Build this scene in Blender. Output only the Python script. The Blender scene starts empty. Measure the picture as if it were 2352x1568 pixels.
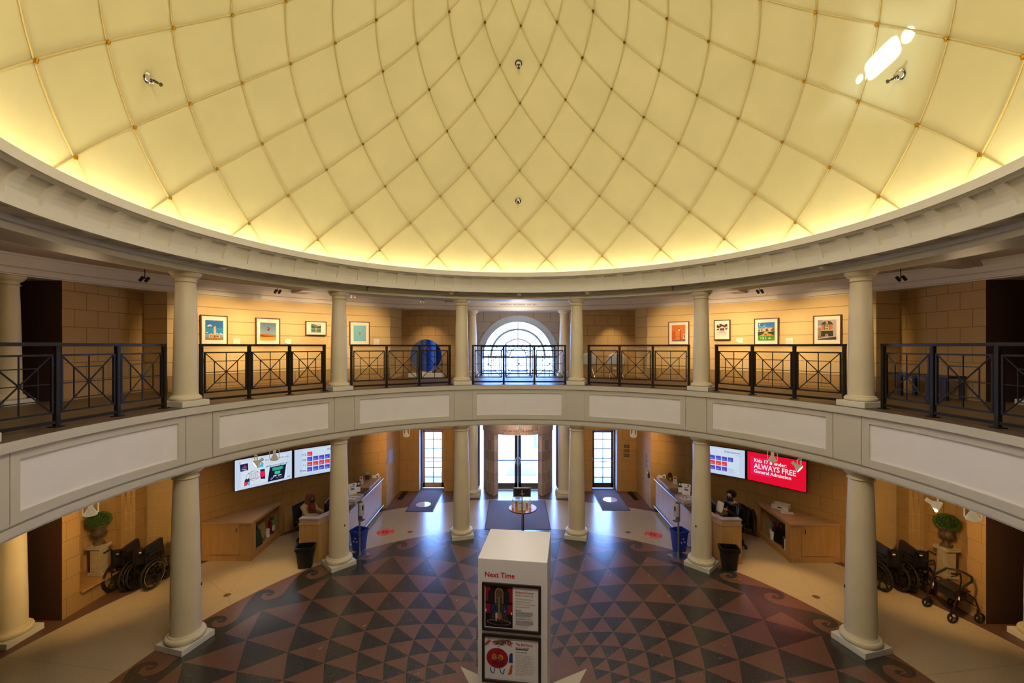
import bpy, bmesh, math, random
from mathutils import Vector, Matrix
random.seed(7)
SC = bpy.context.scene
COL = SC.collection
PI = math.pi
def R(d): return math.radians(d)
def cs(deg): return math.cos(R(deg)), math.sin(R(deg))
def rp(r, th, z=0.0):
    """point at radius r, bearing th (deg, 0 = +y, clockwise from above)"""
    return Vector((r*math.sin(R(th)), r*math.cos(R(th)), z))

# ------------------------------------------------------------------ materials
def mat(name, col, rough=.6, metal=0., spec=.5, var=0., vscale=8., stretch=None, bump=0., bscale=60., emit=None, es=0., coat=0., sheen=0.):
    m = bpy.data.materials.new(name); m.use_nodes = True
    nt = m.node_tree; b = nt.nodes['Principled BSDF']
    b.inputs['Base Color'].default_value = (*col, 1)
    b.inputs['Roughness'].default_value = rough
    b.inputs['Metallic'].default_value = metal
    b.inputs['Specular IOR Level'].default_value = spec
    if coat: b.inputs['Coat Weight'].default_value = coat; b.inputs['Coat Roughness'].default_value = .08
    if sheen: b.inputs['Sheen Weight'].default_value = sheen
    if emit: b.inputs['Emission Color'].default_value = (*emit, 1); b.inputs['Emission Strength'].default_value = es
    if var or bump:
        tc = nt.nodes.new('ShaderNodeTexCoord'); mp = nt.nodes.new('ShaderNodeMapping')
        nt.links.new(tc.outputs['Object'], mp.inputs['Vector'])
        if stretch: mp.inputs['Scale'].default_value = stretch
    if var:
        n = nt.nodes.new('ShaderNodeTexNoise'); n.inputs['Scale'].default_value = vscale; n.inputs['Detail'].default_value = 5
        nt.links.new(mp.outputs[0], n.inputs['Vector'])
        r = nt.nodes.new('ShaderNodeValToRGB')
        r.color_ramp.elements[0].position = .3; r.color_ramp.elements[1].position = .7
        r.color_ramp.elements[0].color = (*[c*(1-var) for c in col], 1)
        r.color_ramp.elements[1].color = (*[min(1, c*(1+var)) for c in col], 1)
        nt.links.new(n.outputs['Fac'], r.inputs['Fac']); nt.links.new(r.outputs[0], b.inputs['Base Color'])
    if bump:
        n2 = nt.nodes.new('ShaderNodeTexNoise'); n2.inputs['Scale'].default_value = bscale; n2.inputs['Detail'].default_value = 3
        nt.links.new(mp.outputs[0], n2.inputs['Vector'])
        bp = nt.nodes.new('ShaderNodeBump'); bp.inputs['Strength'].default_value = bump; bp.inputs['Distance'].default_value = .01
        nt.links.new(n2.outputs['Fac'], bp.inputs['Height']); nt.links.new(bp.outputs[0], b.inputs['Normal'])
    return m
def block_mat(name, col, mortar, w, h, offv=0., offset=.5, joint=.012, var=.1, rough=.75, usea=0.):
    """masonry blocks drawn by a brick texture on the wall's UV (metres along wall, height)"""
    m = bpy.data.materials.new(name); m.use_nodes = True
    nt = m.node_tree; b = nt.nodes['Principled BSDF']; b.inputs['Roughness'].default_value = rough
    b.inputs['Specular IOR Level'].default_value = .25
    uv = nt.nodes.new('ShaderNodeTexCoord'); mp = nt.nodes.new('ShaderNodeMapping')
    mp.inputs['Location'].default_value = (usea, -offv, 0)
    nt.links.new(uv.outputs['UV'], mp.inputs['Vector'])
    br = nt.nodes.new('ShaderNodeTexBrick')
    br.inputs['Scale'].default_value = 1; br.inputs['Brick Width'].default_value = w; br.inputs['Row Height'].default_value = h
    br.inputs['Mortar Size'].default_value = joint; br.inputs['Mortar Smooth'].default_value = .3; br.offset = offset; br.squash = 1
    br.inputs['Color1'].default_value = (*[c*(1-var) for c in col], 1); br.inputs['Color2'].default_value = (*[min(1, c*(1+var)) for c in col], 1)
    br.inputs['Mortar'].default_value = (*mortar, 1); br.inputs['Bias'].default_value = 0
    nt.links.new(mp.outputs[0], br.inputs['Vector'])
    no = nt.nodes.new('ShaderNodeTexNoise'); no.inputs['Scale'].default_value = 2.2; no.inputs['Detail'].default_value = 6
    nt.links.new(uv.outputs['Object'], no.inputs['Vector'])
    mx = nt.nodes.new('ShaderNodeMix'); mx.data_type = 'RGBA'; mx.blend_type = 'MULTIPLY'; mx.inputs[0].default_value = .25
    nt.links.new(br.outputs['Color'], mx.inputs[6]); nt.links.new(no.outputs['Color'], mx.inputs[7])
    nt.links.new(br.outputs['Color'], b.inputs['Base Color'])
    bp = nt.nodes.new('ShaderNodeBump'); bp.inputs['Strength'].default_value = .8; bp.inputs['Distance'].default_value = .012; bp.invert = True
    nt.links.new(br.outputs['Fac'], bp.inputs['Height']); nt.links.new(bp.outputs[0], b.inputs['Normal'])
    return m
def wood_mat(name, c1, c2, rough=.38, scale=1.0, axis='z', coat=.15):
    m = bpy.data.materials.new(name); m.use_nodes = True
    nt = m.node_tree; b = nt.nodes['Principled BSDF']; b.inputs['Roughness'].default_value = rough
    b.inputs['Coat Weight'].default_value = coat; b.inputs['Coat Roughness'].default_value = .2
    tc = nt.nodes.new('ShaderNodeTexCoord'); mp = nt.nodes.new('ShaderNodeMapping')
    s = {'z': (14, 14, .8), 'x': (.8, 14, 14), 'y': (14, .8, 14)}[axis]
    mp.inputs['Scale'].default_value = [k*scale for k in s]
    nt.links.new(tc.outputs['Object'], mp.inputs['Vector'])
    n = nt.nodes.new('ShaderNodeTexNoise'); n.inputs['Scale'].default_value = 1.5; n.inputs['Detail'].default_value = 7; n.inputs['Distortion'].default_value = .4
    nt.links.new(mp.outputs[0], n.inputs['Vector'])
    r = nt.nodes.new('ShaderNodeValToRGB'); r.color_ramp.elements[0].position = .3; r.color_ramp.elements[1].position = .72
    r.color_ramp.elements[0].color = (*c1, 1); r.color_ramp.elements[1].color = (*c2, 1)
    nt.links.new(n.outputs['Fac'], r.inputs['Fac']); nt.links.new(r.outputs[0], b.inputs['Base Color'])
    return m
def terrazzo(name, col, chip, rough=.2, var=.25, chips=.5, spec=.5):
    m = bpy.data.materials.new(name); m.use_nodes = True
    nt = m.node_tree; b = nt.nodes['Principled BSDF']
    b.inputs['Specular IOR Level'].default_value = spec
    tc = nt.nodes.new('ShaderNodeTexCoord')
    v = nt.nodes.new('ShaderNodeTexNoise'); v.inputs['Scale'].default_value = 55; v.inputs['Detail'].default_value = 3; v.inputs['Roughness'].default_value = .7
    nt.links.new(tc.outputs['Object'], v.inputs['Vector'])
    r = nt.nodes.new('ShaderNodeValToRGB')
    r.color_ramp.elements[0].position = .45; r.color_ramp.elements[0].color = (*col, 1)
    r.color_ramp.elements[1].position = .78; r.color_ramp.elements[1].color = (*chip, 1)
    nt.links.new(v.outputs['Fac'], r.inputs['Fac'])
    n = nt.nodes.new('ShaderNodeTexNoise'); n.inputs['Scale'].default_value = 1.3; n.inputs['Detail'].default_value = 6
    nt.links.new(tc.outputs['Object'], n.inputs['Vector'])
    mr = nt.nodes.new('ShaderNodeMapRange'); mr.inputs[3].default_value = 1-var; mr.inputs[4].default_value = 1+var*.6
    nt.links.new(n.outputs['Fac'], mr.inputs[0])
    mx = nt.nodes.new('ShaderNodeMix'); mx.data_type = 'RGBA'; mx.blend_type = 'MULTIPLY'; mx.inputs[0].default_value = 1
    nt.links.new(r.outputs[0], mx.inputs[6]); nt.links.new(mr.outputs[0], mx.inputs[7]); nt.links.new(mx.outputs[2], b.inputs['Base Color'])
    n2 = nt.nodes.new('ShaderNodeTexNoise'); n2.inputs['Scale'].default_value = 5; n2.inputs['Detail'].default_value = 8
    nt.links.new(tc.outputs['Object'], n2.inputs['Vector'])
    mr2 = nt.nodes.new('ShaderNodeMapRange'); mr2.inputs[3].default_value = rough*.85; mr2.inputs[4].default_value = rough*1.2
    nt.links.new(n2.outputs['Fac'], mr2.inputs[0]); nt.links.new(mr2.outputs[0], b.inputs['Roughness'])
    return m
def glass_mat(name, tint=(1, 1, 1), refl=.08):
    m = bpy.data.materials.new(name); m.use_nodes = True
    nt = m.node_tree; nt.nodes.remove(nt.nodes['Principled BSDF']); out = nt.nodes['Material Output']
    t = nt.nodes.new('ShaderNodeBsdfTransparent'); t.inputs[0].default_value = (*tint, 1)
    g = nt.nodes.new('ShaderNodeBsdfGlossy'); g.inputs['Roughness'].default_value = .02
    lw = nt.nodes.new('ShaderNodeLayerWeight'); lw.inputs['Blend'].default_value = .25
    mr = nt.nodes.new('ShaderNodeMapRange'); mr.inputs[3].default_value = refl*.4; mr.inputs[4].default_value = .7
    mx = nt.nodes.new('ShaderNodeMixShader')
    nt.links.new(lw.outputs['Fresnel'], mr.inputs[0]); nt.links.new(mr.outputs[0], mx.inputs[0])
    nt.links.new(t.outputs[0], mx.inputs[1]); nt.links.new(g.outputs[0], mx.inputs[2]); nt.links.new(mx.outputs[0], out.inputs[0])
    return m
def emit_mat(name, col, s):
    return mat(name, tuple(c*.5 for c in col), .5, emit=col, es=s)

# ------------------------------------------------------------------ mesh builder
class MB:
    def __init__(s): s.v = []; s.f = []; s.mi = []; s.uv = []; s.cm = 0; s.T = None
    def mat(s, i): s.cm = i; return s
    def at(s, T): s.T = T; return s
    def add(s, vs, fs, uvs=None):
        n = len(s.v)
        for p in vs:
            p = Vector(p)
            s.v.append(s.T @ p if s.T is not None else p)
        for k, f in enumerate(fs):
            s.f.append([n+i for i in f]); s.mi.append(s.cm); s.uv.append(uvs[k] if uvs else None)
        return s
    def box(s, x0, x1, y0, y1, z0, z1):
        v = [(x, y, z) for z in (z0, z1) for y in (y0, y1) for x in (x0, x1)]
        return s.add(v, [(0, 2, 3, 1), (4, 5, 7, 6), (0, 1, 5, 4), (2, 6, 7, 3), (0, 4, 6, 2), (1, 3, 7, 5)])
    def cbox(s, c, d): return s.box(c[0]-d[0]/2, c[0]+d[0]/2, c[1]-d[1]/2, c[1]+d[1]/2, c[2]-d[2]/2, c[2]+d[2]/2)
    def bar(s, a, b, w, h=None, up=(0, 0, 1)):
        a, b = Vector(a), Vector(b); h = h or w; d = (b-a).normalized(); u = Vector(up)
        if abs(d.dot(u)) > .98: u = Vector((0, 1, 0))
        x = d.cross(u).normalized()*w/2; y = x.normalized().cross(d).normalized()*h/2
        v = [p+sx*x+sy*y for p in (a, b) for sx, sy in ((-1, -1), (1, -1), (1, 1), (-1, 1))]
        return s.add(v, [(0, 1, 2, 3), (7, 6, 5, 4), (0, 4, 5, 1), (1, 5, 6, 2), (2, 6, 7, 3), (3, 7, 4, 0)])
    def prism(s, poly, z0, z1):
        n = len(poly); v = [(p[0], p[1], z0) for p in poly]+[(p[0], p[1], z1) for p in poly]
        return s.add(v, [tuple(range(n-1, -1, -1)), tuple(range(n, 2*n))]+[(i, (i+1) % n, n+(i+1) % n, n+i) for i in range(n)])
    def tube(s, pts, r, n=8, closed=False, rs=None):
        pts = [Vector(p) for p in pts]; L = len(pts); V = []; up = None
        for i, p in enumerate(pts):
            a = pts[(i-1) % L] if (closed or i > 0) else p; b = pts[(i+1) % L] if (closed or i < L-1) else p
            d = (b-a).normalized()
            if up is None:
                up = Vector((0, 0, 1)) if abs(d.z) < .9 else Vector((1, 0, 0))
            x = d.cross(up)
            if x.length < 1e-4: x = d.orthogonal()
            x.normalize(); up = x.cross(d).normalized(); rr = rs[i] if rs else r
            V += [p+(x*math.cos(2*PI*k/n)+up*math.sin(2*PI*k/n))*rr for k in range(n)]
        F = []
        for i in range(L if closed else L-1):
            j = (i+1) % L
            F += [(i*n+k, i*n+(k+1) % n, j*n+(k+1) % n, j*n+k) for k in range(n)]
        if not closed: F += [tuple(range(n-1, -1, -1)), tuple((L-1)*n+k for k in range(n))]
        return s.add(V, F)
    def lathe(s, prof, n=32, c=(0, 0, 0), a0=0., a1=360., cap=False, sy=1.):
        full = abs(a1-a0-360) < 1e-6; m = n if full else n+1; V = []
        for r, z in prof:
            for k in range(m):
                a = R(a0+(a1-a0)*k/n); V.append((c[0]+r*math.sin(a), c[1]+r*math.cos(a)*sy, c[2]+z))
        F = []
        for i in range(len(prof)-1):
            for k in range(n):
                k2 = (k+1) % m
                F.append((i*m+k, (i+1)*m+k, (i+1)*m+k2, i*m+k2))
        if cap and full: F += [tuple(range(m)), tuple((len(prof)-1)*m+k for k in range(m-1, -1, -1))]
        return s.add(V, F)
    def cyl(s, a, b, r, n=16, r2=None):
        return s.tube([a, b], r, n, rs=[r, r if r2 is None else r2])
    def ball(s, c, r, n=16, m=10, sc=(1, 1, 1)):
        V = []; F = []
        for i in range(m+1):
            t = PI*i/m
            for k in range(n):
                a = 2*PI*k/n; V.append((c[0]+r*sc[0]*math.sin(t)*math.cos(a), c[1]+r*sc[1]*math.sin(t)*math.sin(a), c[2]+r*sc[2]*math.cos(t)))
        for i in range(m):
            for k in range(n): F.append((i*n+k, (i+1)*n+k, (i+1)*n+(k+1) % n, i*n+(k+1) % n))
        return s.add(V, F)
    def wall(s, path, z0, z1, u0=0., flip=False):
        """vertical sheet along a plan path, UV in metres"""
        V = []; u = [u0]
        for i in range(1, len(path)): u.append(u[-1]+math.hypot(path[i][0]-path[i-1][0], path[i][1]-path[i-1][1]))
        F = []; U = []
        for i, p in enumerate(path): V += [(p[0], p[1], z0), (p[0], p[1], z1)]
        for i in range(len(path)-1):
            q = (2*i, 2*i+2, 2*i+3, 2*i+1); w = [(u[i], z0), (u[i+1], z0), (u[i+1], z1), (u[i], z1)]
            if flip: q = q[::-1]; w = w[::-1]
            F.append(q); U.append(w)
        return s.add(V, F, U)
    def flat(s, poly, n=0.):
        """polygon given as (u, v) seen from the front of a thing: local x = u, z = v, front is -y"""
        return s.add([(p[0], -n, p[1]) for p in poly], [tuple(range(len(poly)))])
    def frect(s, u0, u1, v0, v1, n=0.): return s.flat([(u0, v0), (u1, v0), (u1, v1), (u0, v1)], n)
    def fdisc(s, u, v, ru, rv=None, n=0., k=24):
        rv = rv or ru; return s.flat([(u+ru*math.cos(2*PI*i/k), v+rv*math.sin(2*PI*i/k)) for i in range(k)], n)
    def text(s, body, size, u, v, n=0., align='LEFT', squeeze=1., shear=0., flatz=False, bold=0.):
        cu = bpy.data.curves.new('t', 'FONT'); cu.body = body; cu.size = size; cu.align_x = align; cu.shear = shear; cu.offset = bold
        cu.resolution_u = 2
        o = bpy.data.objects.new('t', cu); COL.objects.link(o)
        bpy.context.view_layer.update()
        me = bpy.data.meshes.new_from_object(o.evaluated_get(bpy.context.evaluated_depsgraph_get()))
        vs = [(u+p.co.x*squeeze, -n, v+p.co.y) if not flatz else (u+p.co.x*squeeze, v+p.co.y, n) for p in me.vertices]
        fs = [tuple(p.vertices) for p in me.polygons]
        bpy.data.objects.remove(o); bpy.data.curves.remove(cu); bpy.data.meshes.remove(me)
        return s.add(vs, fs)
    def build(s, name, mats, parent=None, smooth=None, bevel=0., loc=None, rot=None, seg=2, recalc=True):
        me = bpy.data.meshes.new(name); me.from_pydata([tuple(p) for p in s.v], [], s.f)
        if not isinstance(mats, (list, tuple)): mats = [mats]
        for m in mats: me.materials.append(m)
        me.polygons.foreach_set('material_index', s.mi)
        if any(u is not None for u in s.uv):
            ul = me.uv_layers.new(name='UVMap')
            for p in me.polygons:
                w = s.uv[p.index]
                if w:
                    for k, li in enumerate(p.loop_indices): ul.data[li].uv = w[k]
        if recalc:
            bm = bmesh.new(); bm.from_mesh(me); bmesh.ops.recalc_face_normals(bm, faces=bm.faces); bm.to_mesh(me); bm.free()
        if smooth is not None:
            me.polygons.foreach_set('use_smooth', [True]*len(me.polygons)); me.set_sharp_from_angle(angle=R(smooth))
        o = bpy.data.objects.new(name, me); COL.objects.link(o)
        if parent is not None: o.parent = parent
        if loc is not None: o.location = loc
        if rot is not None: o.rotation_euler = rot
        if bevel:
            b = o.modifiers.new('bevel', 'BEVEL'); b.width = bevel; b.segments = seg; b.limit_method = 'ANGLE'; b.angle_limit = R(40); b.harden_normals = False
        return o
def thing(name, label, cat, loc=(0, 0, 0), rz=0., group=None, kind=None):
    o = bpy.data.objects.new(name, None); COL.objects.link(o)
    o.location = loc; o.rotation_euler = (0, 0, R(rz)); o.empty_display_size = .1
    tag(o, label, cat, group, kind); return o
def tag(o, label, cat, group=None, kind=None):
    o['label'] = label; o['category'] = cat
    if group: o['group'] = group
    if kind: o['kind'] = kind
    return o
def struct(o): o['kind'] = 'structure'; return o
def copy_tree(o, parent=None):
    c = o.copy(); COL.objects.link(c); c.parent = parent
    for ch in list(o.children): copy_tree(ch, c)
    return c
def mirror_pts(pts): return [(-p[0], *p[1:]) for p in pts]
M = {}
M['cream'] = mat('cream paint', (.75, .71, .58), .5, var=.03, vscale=3, spec=.3)
M['cream2'] = mat('cream plaster column', (.80, .69, .46), .42, var=.04, vscale=2, spec=.35)
M['trimw'] = mat('warm white trim', (.80, .74, .66), .5, spec=.3)
M['fascia'] = mat('grey cream fascia', (.63, .59, .49), .5, var=.02, vscale=2, spec=.3)
M['panelw'] = mat('white balcony panel', (.90, .87, .85), .5, var=.02, vscale=3, spec=.3)
M['coff'] = mat('pale cornice paint', (.74, .69, .55), .5, var=.03, vscale=2, spec=.3)
M['dome'] = mat('yellow dome plaster', (.68, .59, .29), .55, var=.05, vscale=1.2, spec=.25)
M['rib'] = mat('golden dome rib', (.60, .46, .17), .4, spec=.3)
M['brass'] = mat('brass clip', (.55, .33, .04), .3, metal=1.)
M['brown_edge'] = mat('brown floor edging', (.13, .085, .055), .4, var=.1)
M['carpet'] = mat('brown mezzanine floor', (.17, .115, .06), .5, var=.1, vscale=4)
M['gceil'] = mat('mauve grey ceiling paint', (.46, .38, .33), .7)
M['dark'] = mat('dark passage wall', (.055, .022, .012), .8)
M['block'] = block_mat('tan block wall', (.50, .325, .14), (.30, .19, .08), .47, .347, offv=.02, var=.02, joint=.008)
M['blockL'] = block_mat('ground tan block wall', (.43, .26, .10), (.31, .18, .065), .50, .368, offv=0., var=.02, joint=.006)
M['blockG'] = block_mat('niche block wall', (.52, .345, .155), (.60, .41, .20), .46, .352, offv=.05, var=.02, joint=.010)
M['blockS'] = block_mat('entrance sandstone', (.56, .39, .27), (.68, .54, .42), .27, .372, offv=.06, var=.22, joint=.01)
M['blockW'] = block_mat('window wall limestone', (.50, .40, .31), (.33, .25, .19), .62, .40, offv=.1, var=.03, joint=.011)
M['groove'] = block_mat('gallery panelled wall', (.68, .49, .24), (.36, .24, .11), 60., .335, offv=5.16-.335*20, var=.01, joint=.008)
M['dado'] = block_mat('gallery dado', (.45, .29, .12), (.28, .17, .07), .62, .30, offv=4.2, var=.02, joint=.008)
M['f_cream'] = terrazzo('cream terrazzo', (.55, .43, .26), (.42, .32, .18), .22, .08, .35, .7)
M['f_brown'] = terrazzo('brown terrazzo', (.14, .07, .05), (.17, .09, .065), .25, .15, .4, .5)
M['f_red'] = terrazzo('terracotta terrazzo', (.165, .075, .050), (.25, .14, .10), .25, .12, .35, 1.0)
M['f_dark'] = terrazzo('charcoal terrazzo', (.034, .031, .026), (.095, .084, .064), .25, .15, .3, 1.0)
M['f_pale'] = terrazzo('pale star terrazzo', (.55, .49, .34), (.45, .38, .25), .25, .12, .4, .5)
M['f_line'] = mat('brass joint line', (.26, .18, .09), .4)
M['black'] = mat('black painted steel', (.014, .010, .008), .42, spec=.35)
M['steel'] = mat('brushed steel', (.55, .54, .52), .3, metal=1.)
M['chrome'] = mat('chrome', (.75, .75, .75), .1, metal=1.)
M['bronze'] = mat('dark bronze door frame', (.10, .075, .06), .35, metal=.6)
M['goldframe'] = mat('tan metal door frame', (.62, .42, .22), .4, metal=.2)
M['wframe'] = mat('pale blue window frame', (.55, .62, .70), .5)
M['glass'] = glass_mat('clear glass')
M['white'] = mat('white', (.85, .85, .84), .5)
M['ivory'] = mat('ivory enamel', (.80, .74, .60), .35)
M['matbrd'] = mat('mat board', (.86, .80, .70), .8)
M['frame'] = mat('dark red wood frame', (.10, .025, .012), .35)
M['wood'] = wood_mat('maple veneer', (.46, .25, .085), (.56, .32, .12))
M['woodx'] = wood_mat('maple veneer flat', (.40, .21, .085), (.50, .28, .12), axis='x')
M['woodp'] = wood_mat('pale maple counter front', (.62, .44, .28), (.72, .53, .36))
M['stone'] = wood_mat('tan stone counter top', (.42, .26, .15), (.56, .37, .23), rough=.3, scale=.5, axis='x')
M['paper'] = mat('paper', (.88, .88, .86), .8)
M['blackp'] = mat('black plastic', (.012, .011, .011), .4)
M['vinyl'] = mat('black vinyl', (.013, .012, .012), .32, bump=.3, bscale=20)
M['rubber'] = mat('black rubber', (.010, .010, .010), .55)
M['blue'] = mat('blue recycling plastic', (.010, .035, .30), .35)
M['leather'] = mat('black leather', (.012, .011, .011), .28, bump=.5, bscale=25)
M['mesh'] = mat('black mesh fabric', (.014, .013, .013), .7, bump=.4, bscale=300)
M['skin'] = mat('skin', (.62, .34, .23), .5)
M['matfab'] = mat('grey blue entrance mat', (.17, .155, .19), .9, bump=.6, bscale=350, var=.06, vscale=40)
# ------------------------------------------------------------------ key levels (metres)
RC = 6.1; RW = 8.95; ZM = 4.155; ZE = 6.48; ZL = 3.06
def arcp(r, a0, a1, step=2.0):
    n = max(2, int(abs(a1-a0)/step)); return [tuple(rp(r, a0+(a1-a0)*i/n)[:2]) for i in range(n+1)]

# ------------------------------------------------------------------ floor with terrazzo inlay
def build_floor():
    b = MB(); Z = [0, .0007, .0014, .0021, .0028]
    disc = lambda r, z, n=180: b.add([(*rp(r, 360*i/n)[:2], z) for i in range(n)], [tuple(range(n-1, -1, -1))])
    ring = lambda r0, r1, z, n=180: b.add([(*rp(r, 360*i/n)[:2], z) for r in (r0, r1) for i in range(n)], [(i, (i+1) % n, n+(i+1) % n, n+i) for i in range(n)])
    b.mat(0).add([(-13, -13, 0), (13, -13, 0), (13, 9.96, 0), (-13, 9.96, 0)], [(0, 1, 2, 3)])
    b.mat(1); ring(6.3, 8.75, Z[1]); b.mat(2); disc(6.42, Z[2])
    # wave scroll, one profile repeated three times a bay
    W = [(-7.34, -.228), (-5.9, -.115), (-4.4, .02), (-2.95, .135), (-1.7, .225), (-.7, .27), (.1, .268), (.85, .205), (1.27, .10), (1.17, -.02), (.62, -.082),
         (-.05, -.085), (-.33, -.035), (-.25, .035), (.05, .066), (.26, .042), (.24, .012), (.22, .012), (.31, .05), (.02, .092), (-.33, .06), (-.36, .055), (-.42, .058)]
    # outer contour then back along the inner side of the curl
    outer = W[:15]+[(.24, .045), (.22, .0)]
    inner = [(.30, -.02), (.50, .005), (.36, .085), (-.14, .112), (-.76, .090), (-1.2, .035), (-1.43, -.066), (-1.19, -.159), (-.36, -.235), (.86, -.256), (1.86, -.228)]
    def spline(P, k=5):
        o = []
        for i in range(len(P)-1):
            p0, p1, p2, p3 = P[max(0, i-1)], P[i], P[i+1], P[min(len(P)-1, i+2)]
            for t in [j/k for j in range(k)]:
                o.append(tuple(.5*(2*p1[d]+(-p0[d]+p2[d])*t+(2*p0[d]-5*p1[d]+4*p2[d]-p3[d])*t*t+(-p0[d]+3*p1[d]-3*p2[d]+p3[d])*t**3) for d in (0, 1)))
        return o+[P[-1]]
    prof = spline(outer)+spline(inner)
    b.mat(3)
    cs_ = sorted([30*q+d for q in range(12) for d in (-9.2, 0, 9.2)])
    rin = 5.685
    for i, c in enumerate(cs_):
        nxt = cs_[(i+1) % len(cs_)]+(360 if i+1 == len(cs_) else 0); gap = nxt-c
        pts = [(c+du, 6.1+dv) for du, dv in prof]
        end = nxt-7.34
        if end-(c+1.86) > .3: pts.append((end, 6.1-.228))
        else: end = c+1.86
        start = c-7.34
        pts += [(start+(end-start)*t/8, rin) for t in range(8, -1, -1)]
        b.add([(*rp(r, t)[:2], Z[3]+.0003) for t, r in pts], [tuple(range(len(pts)-1, -1, -1))])
    # triangles between logarithmic spirals
    q = 1.1063; ratio = lambda j: 5.69/q**j
    P = lambda j, t: (*rp(ratio(j), t)[:2], 0)
    for j in range(0, 14):
        for k in range(24):
            tc = 11.25+15*k+7.5*j
            # diamond centred on ring j at bearing tc+7.5 (its corners: ring j-1, j+1 there; ring j at +-7.5)
            t = tc+7.5
            if j == 0: top = rp(5.69, t)
            else: top = rp(ratio(j-1), t)
            bot = rp(ratio(j+1), t); lft = rp(ratio(j), t-7.5); rgt = rp(ratio(j), t+7.5)
            b.mat(3).add([(p[0], p[1], Z[3]) for p in (top, lft, bot)], [(0, 1, 2)])
    b.mat(2); disc(1.36, Z[3], 64)
    b.mat(4)
    for k in range(8):
        t = 45*k+1
        b.add([(p[0], p[1], Z[4]) for p in (rp(1.45, t), rp(.66, t+22.5), Vector((0, 0, 0)), rp(.66, t-22.5))], [(0, 1, 2, 3)])
    # dots and thin joints of the cream ring
    for t in (-63.7, -26.5, 26.5, 63.7, 116, 153, 207, 244):
        c = rp(6.84, t); b.mat(2).add([(c.x+.07*math.cos(a*PI/8), c.y+.07*math.sin(a*PI/8), Z[2]) for a in range(16)], [tuple(range(16))])
        b.mat(5)
        for t2, r2 in ((t-12, 8.75), (t+2, 8.75), (t+14, 8.7), (t+9, 6.42), (t-9, 6.42), (t-1.5, 6.42)):
            d = rp(r2, t2); dd = (d-c).normalized(); nn = Vector((-dd.y, dd.x, 0))*.004
            b.add([(*(p)[:2], Z[2]-.0002) for p in (c-nn, c+nn, d+nn, d-nn)], [(0, 1, 2, 3)])
    for t in (-82, 82, -100, 100, -45, 45, -8, 8):
        b.mat(5); a, d = rp(6.42, t), rp(8.75, t); nn = rp(.004, t+90)
        b.add([(*(p)[:2], Z[2]-.0002) for p in (a-nn, a+nn, d+nn, d-nn)], [(0, 1, 2, 3)])
    struct(b.build('floor', [M['f_brown'], M['f_cream'], M['f_red'], M['f_dark'], M['f_pale'], M['f_line']], recalc=False))
build_floor()

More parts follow.
